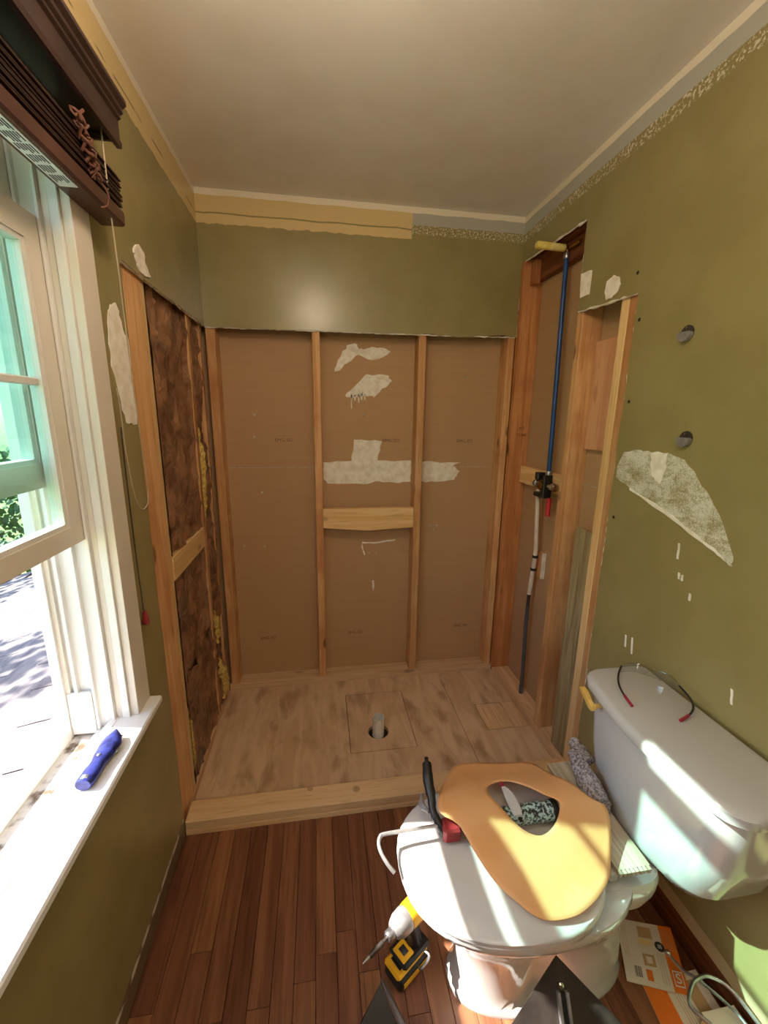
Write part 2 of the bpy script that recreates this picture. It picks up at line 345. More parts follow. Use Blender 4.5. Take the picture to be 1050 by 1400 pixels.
# --- left wall: painted board with window opening and demolished shower opening
WY0, WY1, WZ0, WZ1 = -1.97, -1.108, .69, 2.062
bm = nb(); box(bm, -.013, 0, YF, WY0, 0, H); box(bm, -.013, 0, WY0, WY1, 0, WZ0); box(bm, -.013, 0, WY0, WY1, WZ1, H)
edge = rag((-.848, 0), (-.85, ZT), 26, .003, 0) + rag((-.85, ZT+.003), (0, ZT), 30, .0035, 1)[1:]
prism(bm, [(WY1, 0)] + edge + [(0, H), (WY1, H)], 'x', -.013, 0, 1)
wall_left = struct(obj('wall_left', bm, [M['paint_left'], M['gyp']]))
bm = nb()
for r in ((YF, WY0, -.04, H), (WY1, .2, -.04, H), (WY0, WY1, -.04, WZ0-.03), (WY0, WY1, WZ1, H)): box(bm, -.16, -.115, r[0], r[1], r[2], r[3])
for r in ((YF, WY0-.0, -.04, H), (WY1, -.85, -.04, H), (WY0, WY1, -.04, WZ0-.03), (WY0, WY1, WZ1, H)): box(bm, -.115, -.0135, r[0], r[1], r[2], r[3])
obj('sheathing', bm, M['rust_z'], wall_left)
bm = nb(); box(bm, -.114, -.013, -.115+yb, yb+.1, ZP, H); bm.free()
def member(name, par, mat, *b, bev=.0025):
    bm = nb(); box(bm, *b, bev=bev); return obj(name, bm, mat, par)
member('jamb_stud', wall_left, M['pine_z'], -.102, -.013, -.849, -.691, .019, H-.002)
member('wall_stud', wall_left, M['fresh_z'], -.102, -.016, -.686, -.652, .019, H-.002)
member('wall_stud', wall_left, M['pine_z'], -.102, -.014, -.226, -.188, .019, H-.002)
member('wall_stud', wall_left, M['pine_z'], -.102, -.016, -.03, .008, .019, H-.002)
member('blocking', wall_left, M['fresh_y'], -.102, -.013, -.651, -.227, .905, .994)
member('sill_plate', wall_left, M['plate_y'], -.102, -.013, -.845, .013, ZP-.019, .0185)
def batt(y0, y1, z0, z1, amp, x0=-.034, seed=0):
    bm = nb(); ny, nz = 40, max(24, int((z1-z0)/.011)); G = []
    for j in range(nz+1):
        row = []
        for i in range(ny+1):
            u, v = i/ny, j/nz; y = y0+(y1-y0)*u; z = z0+(z1-z0)*v
            p = Vector((y*7+seed, z*4+y*3, seed)); n = mnoise.noise(p)
            r1 = (1-min(1, abs(mnoise.noise(Vector((y*8+z*3+seed, z*5-y*4, seed+5))))*2.2))**3
            r2 = (1-min(1, abs(mnoise.noise(Vector((y*19-z*9, z*13+y*8+seed, seed+2))))*2.4))**3
            x = x0+amp*(n*.8+r1*.8+r2*.4)
            e = max(0, (abs(u-.5)*2-.86)/.14); pinch = max(0, (abs(u-.5)*2-.7)/.16); pinch = max(0, 1-abs(pinch-1))
            x = x-.012*pinch; x = x*(1-e)+(-.0125+.0025*mnoise.noise(Vector((y*30, z*22, seed))))*e
            row.append(bm.verts.new((min(x, -.006), y+.004*e*mnoise.noise(Vector((1, z*14, seed))), z)))
        G.append(row)
    for j in range(nz):
        for i in range(ny): bm.faces.new((G[j][i], G[j][i+1], G[j+1][i+1], G[j+1][i]))
    return obj('insulation_batt', bm, M['kraft'], wall_left, True)
batt(-.651, -.213, .997, H-.02, .018, seed=1); batt(-.651, -.214, .47, .90, .016, seed=4); batt(-.651, -.21, .02, .485, .017, x0=-.028, seed=9); batt(-.2, -.018, .02, H-.02, .02, x0=-.03, seed=14)
def fluff(pts, r):
    bm = nb(); tube(bm, pts, r, 9, 6)
    for v in bm.verts:
        n = mnoise.noise_vector(v.co*48); v.co += n*.009
    return obj('fiberglass_tuft', bm, M['fiber'], wall_left, True)
fluff([(-.02, -.175, 1.43), (-.014, -.165, 1.33), (-.012, -.182, 1.22), (-.016, -.18, 1.1), (-.022, -.176, 1.0)], [.006, .014, .016, .013, .006])
fluff([(-.016, -.17, .56), (-.01, -.158, .47), (-.012, -.166, .38)], [.006, .016, .014, .006])
fluff([(-.016, -.16, .30), (-.004, -.148, .21), (-.002, -.13, .12), (-.012, -.14, .05)], [.01, .022, .022, .012])
fluff([(-.03, -.642, .4), (-.022, -.636, .28), (-.022, -.636, .14), (-.03, -.64, .08)], [.005, .01, .011, .007])
# --- back wall
bm = nb(); pts = [(0, ZT)] + rag((0, ZT-.003), (1.0, ZT+.004), 26, .002, 1)[1:] + rag((1.0, ZT+.004), (1.518, ZT+.012), 18, .008, 1)[1:] + [(1.518, 2.2)] + [(W, 2.21), (W, H), (0, H)]
prism(bm, pts, 'y', 0, .013, 1); wall_back = struct(obj('wall_back', bm, [M['paint_back'], M['gyp']]))
for z0, z1 in ((-.038, 1.2205), (1.2235, H)): member('backing_panel', wall_back, M['paper'], -.11, 1.66, .102, .115, z0, z1, bev=0)
bm = nb(); box(bm, -.1, 1.62, .1025, .112, 1.2205, 1.2235); obj('panel_joint', bm, M['gyp'], wall_back)
bm = nb(); box(bm, -.16, 1.72, .13, .2, -.04, H); obj('far_partition', bm, M['dark'], wall_back)
member('wall_stud', wall_back, M['pine_z'], .0, .042, .0135, .102, .019, H-.002)
member('wall_stud', wall_back, M['pine_z'], .4855, .5235, .0135, .102, .019, H-.002)
member('wall_stud', wall_back, M['pine_z'], 1.0127, 1.0507, .0135, .102, .019, H-.002)
member('wall_stud', wall_back, M['pine_z'], 1.482, 1.52, .0135, .102, .019, H-.002)
member('sill_plate', wall_back, M['plate'], -.012, 1.532, .0135, .102, ZP-.019, .0185)
bm = nb(); prism(bm, [(.524, 1.01), (1.0122, 1.008), (1.0122, .899), (.76, .886), (.524, .907)], 'y', .02, .06); obj('blocking', bm, M['fresh_x'], wall_back)
def blob(name, pts, ax, a, b, mat, par, sub=3, j=.006):
    "thin slab with a rough outline"
    q = []
    for i in range(len(pts)):
        p, n = pts[i], pts[(i+1) % len(pts)]
        for k in range(sub):
            t = k/sub; jj = j if k else j*.3
            q.append((p[0]+(n[0]-p[0])*t+random.uniform(-jj, jj), p[1]+(n[1]-p[1])*t+random.uniform(-jj, jj)))
    bm = nb(); prism(bm, q, ax, a, b); return obj(name, bm, mat, par)
B0, B1 = .1005, .1025
blob('plaster_patch', [(.53, 1.249), (.68, 1.255), (.695, 1.369), (.845, 1.362), (.822, 1.258), (1.009, 1.256), (1.009, 1.14), (.93, 1.132), (.83, 1.145), (.76, 1.128), (.55, 1.135), (.53, 1.16)], 'y', B0, B1, M['plaster'], wall_back, 4, .004)
blob('plaster_patch', [(1.052, 1.25), (1.295, 1.247), (1.25, 1.225), (1.29, 1.195), (1.26, 1.15), (1.15, 1.135), (1.052, 1.14)], 'y', B0, B1, M['plaster'], wall_back, 4, .006)
blob('plaster_patch', [(.594, 1.72), (.62, 1.715), (.665, 1.755), (.72, 1.80), (.79, 1.775), (.84, 1.79), (.885, 1.82), (.86, 1.832), (.80, 1.835), (.76, 1.83), (.725, 1.825), (.70, 1.853), (.66, 1.84), (.63, 1.79)], 'y', B0, B1, M['plaster'], wall_back, 3, .007)
blob('plaster_patch', [(.65, 1.595), (.69, 1.635), (.76, 1.705), (.87, 1.70), (.893, 1.67), (.86, 1.64), (.80, 1.59), (.75, 1.60), (.68, 1.58)], 'y', B0, B1, M['plaster'], wall_back, 4, .007)
for x, z, l in ((.682, 1.53, .07), (.70, 1.57, .03), (.72, 1.56, .045), (.735, 1.575, .035), (.752, 1.575, .03)): blob('plaster_drip', [(x-.003, z), (x+.003, z), (x+.0035, z+l), (x-.0035, z+l)], 'y', B0, B1, M['plaster'], wall_back, 2, .001)
for p in (((.738, .80), (.80, .795), (.86, .802), (.93, .808), (.93, .8), (.86, .792), (.80, .787), (.742, .79)), ((.738, .797), (.745, .76), (.757, .72), (.75, .72), (.736, .76)), ((.795, .56), (.81, .565), (.812, .53), (.805, .495), (.798, .53))): blob('plaster_drip', list(p), 'y', B0, B1, M['plaster'], wall_back, 3, .002)
for x, z in ((.1, .798), (.204, .791), (.205, 1.09), (.745, 1.499), (1.298, 1.699), (.185, 1.66), (.187, 1.49), (.78, .73), (.82, .728), (1.13, .88), (1.17, .885), (1.15, .86), (1.16, .36), (.18, 1.38)):
    bm = nb(); lathe(bm, [(.0065, 0), (.0065, .004), (.003, .0055)], (x, .102, z), (0, -1, 0), 8); obj('nail_pop', bm, M['gyp'], wall_back)
for x in (.33, .895, 1.31): text('panel_print', 'EMG, EO', .024, (x, .1012, 1.365), (1, 0, 0), (0, 0, 1), M['faint'], wall_back)
for x in (.20, .70, 1.35): text('panel_print', 'EMG, EO', .022, (x, .1012, .24), (1, 0, 0), (0, 0, 1), M['faint'], wall_back)
# --- right wall
bm = nb(); XR = 1.533
low = rag((-.85, .085), (-.849, ZT+.004), 26, .003, 0)
up_ = rag((-.85, ZT+.004), (-.524, 1.905), 14, .004, 1)[1:] + rag((-.523, 1.905), (-.521, 2.228), 10, .002, 0)[1:] + rag((-.521, 2.228), (0, 2.243), 16, .003, 1)[1:]
prism(bm, [(YF, .085)] + low + up_ + [(0, H), (YF, H)], 'x', W, XR, 1)
wall_right = struct(obj('wall_right', bm, [M['paint_right'], M['gyp']]))
for z0, z1 in ((-.038, 1.2205), (1.2235, H)): member('backing_panel', wall_right, M['paper'], 1.622, 1.635, YF, .102, z0, z1, bev=0)
bm = nb(); box(bm, 1.6225, 1.63, YF, .102, 1.2205, 1.2235); obj('panel_joint', bm, M['gyp'], wall_right)
bm = nb(); box(bm, 1.66, 1.72, YF, .2, -.04, H); obj('far_partition', bm, M['dark'], wall_right)
member('wall_stud', wall_right, M['rust_z'], 1.5215, 1.6215, -.027, .0125, .019, H-.002)
member('wall_stud', wall_right, M['pine_z'], XR+.0005, 1.6215, -.541, -.503, .019, H-.002)
member('wall_stud', wall_right, M['fresh_z'], XR+.0005, 1.6215, -.794, -.756, .019, H-.002)
member('wall_stud', wall_right, M['pine_z'], XR+.0005, 1.6215, -.8485, -.795, .019, H-.002)
member('sill_plate', wall_right, M['plate_y'], XR, 1.6215, -.849, .012, ZP-.019, .0185)
member('sole_plate', wall_right, M['rust_y'], XR, 1.6215, YF, -.85, -.038, .09)
member('header_block', wall_right, M['rust_y'], 1.585, 1.6215, -.50, -.029, 2.15, 2.235)
member('header_block', wall_right, M['rust_y'], 1.56, 1.6215, -.50, -.029, 2.236, 2.30)
member('nailer', wall_right, M['rust_z'], 1.555, 1.584, -.075, -.029, 2.13, 2.24)
member('backing_board', wall_right, M['pink_z'], 1.602, 1.6215, -.755, -.542, 1.372, 1.793)
member('cleat', wall_right, M['fresh_y'], 1.59, 1.6215, -.502, -.028, 1.152, 1.242)
member('pipe_block', wall_right, M['pine_z'], 1.604, 1.6215, -.31, -.235, .703, .832)
bm = nb(); box(bm, 1.602, 1.6215, -.316, -.3105, .70, .835); obj('block_edge', bm, M['plaster'], wall_right)
member('sister_board', wall_right, M['grey_z'], 1.552, 1.574, -.755, -.628, .019, 1.06)
text('stud_stamp', 'HT', .022, (1.578, -.0275, 1.44), (1, 0, 0), (0, 0, 1), M['stamp'], wall_right); text('stud_stamp', '12180', .022, (1.578, -.0275, 1.405), (1, 0, 0), (0, 0, 1), M['stamp'], wall_right)
S0, S1 = W-.0018, W
blob('compound_smear', [(-.865, 1.339), (-.887, 1.388), (-.957, 1.401), (-1.003, 1.398), (-1.067, 1.401), (-1.126, 1.386), (-1.177, 1.344), (-1.229, 1.294), (-1.27, 1.245), (-1.316, 1.166), (-1.318, 1.14), (-1.29, 1.149), (-1.246, 1.173), (-1.182, 1.195), (-1.092, 1.229), (-.938, 1.273), (-.866, 1.299)], 'x', S0, S1, M['smear'], wall_right, 3, .003)
blob('plaster_patch', [(-1.001, 1.396), (-1.067, 1.401), (-1.071, 1.357), (-1.054, 1.306), (-1.02, 1.328)], 'x', S0-.001, S1-.0017, M['plaster'], wall_right, 4, .004)
blob('plaster_patch', [(-.938, 1.277), (-1.092, 1.233), (-1.182, 1.199), (-1.246, 1.177), (-1.295, 1.152), (-1.246, 1.167), (-1.182, 1.189), (-1.092, 1.222), (-.938, 1.268)], 'x', S0-.001, S1-.0017, M['plaster'], wall_right, 3, .003)
blob('plaster_patch', [(-.52, 2.039), (-.589, 2.032), (-.588, 1.95), (-.53, 1.95)], 'x', S0, S1, M['plaster'], wall_right, 3, .002)
blob('plaster_patch', [(-.678, 1.932), (-.683, 1.966), (-.719, 1.977), (-.746, 1.964), (-.759, 1.938), (-.748, 1.918), (-.719, 1.903), (-.691, 1.905)], 'x', S0, S1, M['plaster'], wall_right, 3, .002)
for a, b in (((-1.016, .785), (-1.02, .743)), ((-1.045, .791), (-1.052, .736)), ((-1.381, .838), (-1.388, .799)), ((-1.157, 1.151), (-1.16, 1.105)), ((-1.174, 1.069), (-1.176, 1.05)), ((-1.186, 1.066), (-1.187, 1.05)), ((-1.22, 1.024), (-1.221, 1.004))):
    blob('plaster_drip', [(a[0]-.003, a[1]), (a[0]+.003, a[1]), (b[0]+.003, b[1]), (b[0]-.003, b[1])], 'x', S0, S1, M['plaster'], wall_right, 3, .0012)
for y, z in ((-.833, 1.95), (-.869, 1.804), (-.874, 1.552), (-.878, 1.161)):
    bm = nb(); lathe(bm, [(.006, 0), (.005, .0012)], (W, y, z), (-1, 0, 0), 9); obj('screw_hole', bm, M['dark'], wall_right)
blob('plaster_patch', [(-.939, 1.758), (-.906, 1.766), (-.888, 1.726), (-.856, 1.68), (-.861, 1.463), (-.93, 1.468), (-.949, 1.538), (-.973, 1.608), (-.964, 1.711)], 'x', 0, .0018, M['plaster'], wall_left, 4, .006)
blob('plaster_patch', [(-.754, 1.944), (-.712, 1.969), (-.677, 1.96), (-.675, 1.931), (-.637, 1.902), (-.695, 1.892), (-.723, 1.895), (-.745, 1.924)], 'x', 0, .004, M['plaster'], wall_left, 3, .004)
def rim(par, fn, pts, r=.0034):
    q = []
    for k in range(len(pts)-1):
        m_ = max(2, int((Vector(pts[k+1])-Vector(pts[k])).length/.018))
        for t_ in range(m_): p = Vector(pts[k]).lerp(Vector(pts[k+1]), t_/m_); q.append(fn(p.x+random.uniform(-.0018, .0018), p.y+random.uniform(-.0018, .0018)))
    q.append(fn(*pts[-1])); bm = nb(); tube(bm, q, [r*random.uniform(.5, 1.35) for _ in range(len(q))], 5); return obj('torn_board_edge', bm, M['plaster'], par)
rim(wall_back, lambda a, b: (a, .006, b), [(.002, ZT-.003), (1.0, ZT+.003), (1.515, ZT+.01)]); rim(wall_back, lambda a, b: (a, .005, b), [(1.5185, ZT+.012), (1.5185, 2.2)], .0025)
rim(wall_left, lambda a, b: (-.006, a, b), [(-.85, .08), (-.85, ZT+.002), (-.004, ZT)], .0038)
rim(wall_right, lambda a, b: (W+.006, a, b), [(-.85, .09), (-.85, ZT+.003), (-.524, 1.903), (-.522, 2.227), (-.004, 2.241)], .005)
# ------------------------------------------------------------------ window
win = struct(obj('window_1', (lambda bm: (box(bm, -.16, -.018, WY1-.004, WY1+.012, WZ0, WZ1), box(bm, -.16, -.018, WY0-.012, WY0+.004, WZ0, WZ1), box(bm, -.16, -.018, WY0, WY1, WZ1-.014, WZ1+.002), bm)[-1])(nb()), M['white']))
for sy, yy in ((1, WY1), (-1, WY0)):          # jamb liner ribs at both jambs
    for x0, x1, d, m in ((-.018, .0, .009, 'white'), (-.032, -.019, .006, 'casing'), (-.040, -.034, .016, 'white'), (-.078, -.072, .016, 'white'), (-.118, -.110, .016, 'white'), (-.16, -.138, .022, 'white'), (-.150, -.128, .014, 'casing')):
        bm = nb(); box(bm, x0, x1, min(yy+sy*.004, yy-sy*d), max(yy+sy*.004, yy-sy*d), WZ0, WZ1-.014, bev=.0008); obj('jamb_rib', bm, M[m], win)
member('jamb_block', win, M['white'], -.137, -.08, WY1-.018, WY1-.006, .68, .80)
member('casing', win, M['casing'], .0, .019, WY1-.001, -1.034, .713, 2.066, bev=.001); member('casing', win, M['casing'], .0, .019, WY0-.068, WY0-.002, .713, 2.066); member('casing', win, M['casing'], .0, .019, WY0-.068, -1.034, 2.067, 2.13)
member('stool', win, M['white'], -.034, .05, WY0-.09, -1.03, .692, .7125, bev=.004); member('apron', win, M['casing'], .0, .016, WY0-.068, -1.05, .675, .691)
bm = nb(); prism(bm, [(-.03, .69), (-.03, .7138), (-.044, .7138), (-.07, .688), (-.08, .688), (-.08, .665), (-.03, .665)], 'y', WY0, WY1-.004); obj('sill_ridge', bm, M['white'], win)
member('sill_channel', win, M['dirty'], -.137, -.0805, WY0, WY1-.004, .66, .674, bev=0); member('outer_sill', win, M['white'], -.175, -.1375, WY0, WY1-.004, .655, .70)
def sash(x0, x1, z0, z1, munt, rail):
    y0, y1 = WY0+.010, WY1-.010; st = .052
    bm = nb(); box(bm, x0, x1, y1-st, y1, z0, z1); box(bm, x0, x1, y0, y0+st, z0, z1); box(bm, x0, x1, y0+st, y1-st, z0, z0+rail); box(bm, x0, x1, y0+st, y1-st, z1-st, z1)
    s = obj('sash', bm, M['casing'], win)
    bm = nb(); xm = (x0+x1)/2; box(bm, xm-.012, xm+.012, y1-st-.012, y1-st, z0+rail, z1-st); box(bm, xm-.012, xm+.012, y0+st, y0+st+.012, z0+rail, z1-st); box(bm, xm-.012, xm+.012, y0+st+.012, y1-st-.012, z0+rail, z0+rail+.01); box(bm, xm-.012, xm+.012, y0+st+.012, y1-st-.012, z1-st-.01, z1-st)
    obj('glazing_bead', bm, M['white'], s)
    bm = nb(); box(bm, xm-.003, xm+.003, y0+st, y1-st, z0+rail, z1-st); obj('glass_pane', bm, M['glass'], s)
    if munt:
        bm = nb(); box(bm, xm-.007, xm+.007, y0+st+.012, y1-st-.012, munt-.008, munt+.008, bev=.003); obj('muntin', bm, M['white'], s)
    return s
sash(-.071, -.041, 1.203, 1.872, 1.553, .042); sash(-.109, -.079, 1.335, 2.047, None, .052)
# ------------------------------------------------------------------ outside
bm = nb(); box(bm, -60, -.2, -40, 60, -3.1, -3.05); tag(obj('lawn', bm, M['lawn']), 'green lawn far below beyond the roof outside the window', 'lawn')
roof = thing('porch_roof', 'pale sunlit shingled lower roof just outside the window', 'roof', (-.2, 0, .38))
def rz(x): return .36+(x+.2)*.28
for k in range(22):
    x1 = -.18-k*.145; x0 = x1-.15
    for j in range(9):
        y0 = -2.6+j*.62+(k % 2)*.3
        bm = nb(); loft(bm, [[(x0, y0, rz(x0)+.004), (x1, y0, rz(x1)-.006), (x1, y0, rz(x1)-.012), (x0, y0, rz(x0)-.004)], [(x0, y0+.612, rz(x0)+.004), (x1, y0+.612, rz(x1)-.006), (x1, y0+.612, rz(x1)-.012), (x0, y0+.612, rz(x0)-.004)]]); obj('shingle', bm, M['shingle'], roof)
bm = nb(); loft(bm, [[(-3.4, -2.7, rz(-3.4)-.02), (-.165, -2.7, rz(-.165)-.02), (-.165, -2.7, rz(-.165)-.07), (-3.4, -2.7, rz(-3.4)-.07)], [(-3.4, 3.4, rz(-3.4)-.02), (-.165, 3.4, rz(-.165)-.02), (-.165, 3.4, rz(-.165)-.07), (-3.4, 3.4, rz(-3.4)-.07)]]); obj('roof_deck', bm, M['bark'], roof)
def tree(label, x, y, zc, r, h, mat, n=2600):
    t = thing('leafy_tree', label, 'tree', (x, y, -3.0), 'trees beyond the window')
    bm = nb(); tube(bm, [(x, y, -3.0), (x+.1, y-.05, -1), (x-.05, y+.1, zc), (x, y, zc+h*.5)], [.16, .12, .08, .04], 8, 3); obj('trunk', bm, M['bark'], t, True)
    vs, fs = [], []
    for k in range(n):
        while True:
            p = Vector((random.uniform(-1, 1), random.uniform(-1, 1), random.uniform(-1, 1)))
            if .25 < p.length < 1 and mnoise.noise(p*2.2+Vector((x, y, 0))) > -.12: break
        c = Vector((x+p.x*r, y+p.y*r, zc+p.z*h)); a = Vector((random.gauss(0, 1), random.gauss(0, 1), random.gauss(0, 1))).normalized(); b = a.orthogonal().normalized(); s = random.uniform(.06, .12)
        i = len(vs); vs += [c+a*s, c+b*s*.55, c-a*s, c-b*s*.55]; fs.append((i, i+1, i+2, i+3))
    me = bpy.data.meshes.new('foliage'); me.from_pydata(vs, [], fs); me.materials.append(mat); o = bpy.data.objects.new('foliage', me); COL.objects.link(o); setpar(o, t); o['kind'] = 'stuff'
tree('bright green leafy tree filling the view through the sash', -6.0, 3.6, .6, 1.9, 2.3, M['leaf']); tree('sparse leafy tree casting dappled shade on the lower roof', -4.4, .35, 2.2, .95, 1.0, M['leaf2'], 620); tree('darker green tree low beyond the roof edge', -5.4, 8.2, -.9, 2.2, 1.8, M['leaf2']); tree('tall dark green tree far behind the others outside', -11.5, 8.6, 2.6, 3.0, 3.6, M['leaf2'], 3200)
# ------------------------------------------------------------------ ceiling lamp behind the camera's view
lt = thing('ceiling_lamp', 'warm opal globe lamp hanging close below the ceiling', 'lamp', (.50, -1.45, H))
bm = nb(); lathe(bm, [(.07, 0), (.07, .012), (.02, .02), (.018, .07), (.04, .078), (.04, .095)], (.50, -1.45, H), (0, 0, -1), 24); obj('lamp_stem', bm, M['alum'], lt, True)
bm = nb(); bmesh.ops.create_uvsphere(bm, u_segments=24, v_segments=14, radius=.095, matrix=Matrix.Translation((.50, -1.45, H-.175)))
t = NT('lit_opal_glass'); t.fin(C(255, 240, 215), .4); t.put(t.b.inputs['Emission Color'], t.mix(t.noise(t.coord(), 3), (1, .82, .60, 1), (1, .80, .58, 1))); t.b.inputs['Emission Strength'].default_value = LAMP
obj('lamp_globe', bm, t.m, lt, True)
t = NT('lit_fill_globe'); t.fin(C(255, 245, 230), .4); t.put(t.b.inputs['Emission Color'], t.mix(t.noise(t.coord(), 3), (1, .89, .76, 1), (1, .87, .74, 1))); t.b.inputs['Emission Strength'].default_value = FILL; VG = t.m
va = thing('fill_lamp', 'unseen three-globe lamp added as fill light behind the viewer', 'lamp', (.76, YF, 2.0))  # unseen wall fixture, added for frontal fill light
bm = nb(); box(bm, .46, 1.06, YF, YF+.03, 1.96, 2.04, bev=.006); obj('back_plate', bm, M['alum'], va)
for gx in (.54, .76, .98):
    bm = nb(); lathe(bm, [(.02, 0), (.03, .01), (.03, .03), (.022, .05)], (gx, YF+.03, 2.0), (0, 1, 0), 16); obj('socket', bm, M['alum'], va, True)
    bm = nb(); bmesh.ops.create_uvsphere(bm, u_segments=20, v_segments=12, radius=.055, matrix=Matrix.Translation((gx, YF+.13, 2.0))); obj('globe', bm, VG, va, True)
# ------------------------------------------------------------------ curb
cb = thing('shower_curb', 'pale pine curb of two stacked boards across the shower opening', 'curb', (.76, -.803, ZP))
member('curb_board', cb, M['curb'], .001, 1.531, -.847, -.758, ZP, .0185, bev=.002); member('curb_board', cb, M['curb'], .001, 1.531, -.847, -.758, .019, .057, bev=.003)
dp = thing('drain_pipe', 'white plastic drain pipe standing in the plywood hole', 'pipe', (.768, -.412, -.04))
bm = nb(); r0, r1 = .0295, .025; lathe(bm, [(r0, -.038), (r0, .062), (r1, .062), (r1, .0)], (.768, -.412, 0), (0, 0, 1), 24); obj('pipe_wall', bm, M['pvc'], dp, True)
# ------------------------------------------------------------------ shower plumbing
sv = thing('shower_valve', 'brass and black shower valve with blue and white supply pipes in the right wall', 'valve', (1.575, -.33, 0))
X = 1.572
bm = nb(); tube(bm, [(X, -.345, 1.235), (X+.002, -.332, 1.54), (X+.003, -.318, 1.86), (X+.004, -.305, 2.165)], .0108, 10, 6); obj('blue_pipe', bm, M['blue'], sv, True)
for z in (1.228, 2.163):
    bm = nb(); lathe(bm, [(.013, 0), (.0145, .003), (.0145, .022), (.012, .026)], (X+(.004 if z > 2 else 0), -.345 if z < 2 else -.305, z), (0, 0, 1), 14); obj('crimp_ring', bm, M['steel'], sv, True)
bm = nb(); tube(bm, [(X+.004, -.305, 2.185), (X+.004, -.305, 2.2), (X-.004, -.306, 2.205), (X-.02, -.308, 2.205)], .013, 10); tube(bm, [(X+.004, -.33, 2.2), (X+.004, -.40, 2.2)], .009, 8); obj('elbow', bm, M['brass'], sv, True)
bm = nb(); lathe(bm, [(.0135, 0), (.0152, .004), (.0148, .06), (.0152, .124), (.013, .13)], (X-.012, -.309, 2.203), (-1, -.02, .02), 18); obj('yellow_sleeve', bm, M['yelp'], sv, True)
bm = nb(); lathe(bm, [(.02, -.05), (.028, -.045), (.028, -.005), (.022, 0), (.022, .035), (.016, .04)], (X, -.335, 1.185), (-1, 0, 0), 16); obj('valve_body', bm, M['brass'], sv, True)
bm = nb(); box(bm, X-.03, X+.012, -.365, -.345, 1.135, 1.235, bev=.003); box(bm, X-.026, X+.012, -.30, -.265, 1.205, 1.24, bev=.003); box(bm, X-.03, X+.012, -.365, -.27, 1.125, 1.145, bev=.004); obj('mounting_plate', bm, M['blk'], sv)
bm = nb(); lathe(bm, [(.017, 0), (.02, .004), (.02, .022), (.014, .026), (.014, .05)], (X-.006, -.245, 1.183), (0, -1, 0), 14); obj('inlet_nut', bm, M['steel'], sv, True)
bm = nb(); lathe(bm, [(.014, 0), (.014, .022), (.02, .026), (.02, .044), (.015, .046), (.015, .058), (.008, .06)], (X-.01, -.38, 1.187), (0, -1, 0), 14); obj('outlet_nut', bm, M['chrome'], sv, True)
bm = nb(); tube(bm, [(X, -.268, 1.155), (X, -.27, 1.1), (X+.002, -.283, .95), (X+.006, -.287, .82), (X+.004, -.274, .66), (X+.004, -.268, .60)], .0108, 10, 6); obj('white_pipe', bm, M['wpipe'], sv, True)
bm = nb(); tube(bm, [(X+.004, -.268, .602), (X+.004, -.266, .56), (X+.004, -.266, .53)], .0095, 10); obj('pipe_coupling', bm, M['dsteel'], sv, True)
bm = nb(); tube(bm, [(X+.004, -.266, .532), (X+.005, -.264, .4), (X+.008, -.27, .2), (X+.008, -.275, .018)], .0102, 10, 6); obj('grey_hose', bm, M['gpipe'], sv, True)
for z in (.805, .735):
    bm = nb(); lathe(bm, [(.0125, 0), (.015, .002), (.015, .012), (.0125, .014)], (X+.006, -.2875 if z > .77 else -.281, z), (0, 0, 1), 14); obj('pipe_clip', bm, M['blk'], sv, True)
bm = nb(); lathe(bm, [(.011, 0), (.011, .07), (.0125, .072), (.0125, .085), (.006, .087)], (X-.004, -.378, 1.13), (0, 0, -1), 12); obj('red_pipe_stub', bm, M['red'], sv, True)
# ------------------------------------------------------------------ blind
bl = thing('window_blind', 'dark brown horizontal blind drawn up under its moulded valance', 'blind', (.06, -1.5, 1.91))
Y0, Y1 = -2.06, -.972
bm = nb(); prism(bm, [(.084, 2.056), (.094, 2.056), (.096, 2.066), (.092, 2.07), (.092, 2.108), (.098, 2.112), (.098, 2.118), (.104, 2.122), (.104, 2.13), (.112, 2.136), (.112, 2.144), (.084, 2.144)], 'y', Y0-.03, Y1-.042); obj('valance', bm, M['brown'], bl)
member('headrail', bl, M['blk'], .02, .075, Y0, -1.01, 2.075, 2.13); member('valance_return', bl, M['brown'], .002, .0835, Y1-.055, Y1-.043, 2.066, 2.144)
for k in range(11):
    z = 1.9555+k*.0062; dy = random.uniform(-.006, .004); bm = nb(); box(bm, .016+random.uniform(-.002, .002), .068+random.uniform(-.003, .003), Y0, Y1+dy, z, z+.003, bev=.0008); obj('slat', bm, M['brown'], bl)
br = member('bottom_rail', bl, M['brownlt'], .014, .07, Y0, Y1, 1.917, 1.952, bev=.005)
bm = nb(); box(bm, .026, .058, -1.62, -1.155, 1.9155, 1.9175); lb = obj('warning_label', bm, M['label'], bl)
for i in range(6):
    for j in range(14):
        if random.random() < .92:
            y = -1.60+j*.031; bm = nb(); box(bm, .0295+i*.0045, .0315+i*.0045, y, y+random.uniform(.016, .028), 1.9150, 1.9158); obj('label_text_line', bm, M['ink'], lb)
bm = nb(); box(bm, .028, .057, -1.618, -1.36-.02, 1.9147, 1.9152); bm.free()
bm = nb(); pts = []
for k in range(60):
    s = k/59; pts.append((.075+.008*math.sin(k*1.7), -1.16+.05*s+.012*math.cos(k*1.1), 2.04-.085*s+.008*math.sin(k*2.3)))
tube(bm, pts, .0028, 6, 2); obj('ladder_cord', bm, M['cord'], bl, True)
bm = nb(); tube(bm, [(.074, -1.09, 1.955), (.082, -1.085, 1.94), (.078, -1.08, 1.92), (.066, -1.085, 1.912)], .002, 6, 4); tube(bm, [(.07, -1.12, 1.95), (.08, -1.118, 1.965), (.076, -1.115, 1.975)], .002, 6, 3); obj('rail_loop', bm, M['cord'], bl, True)
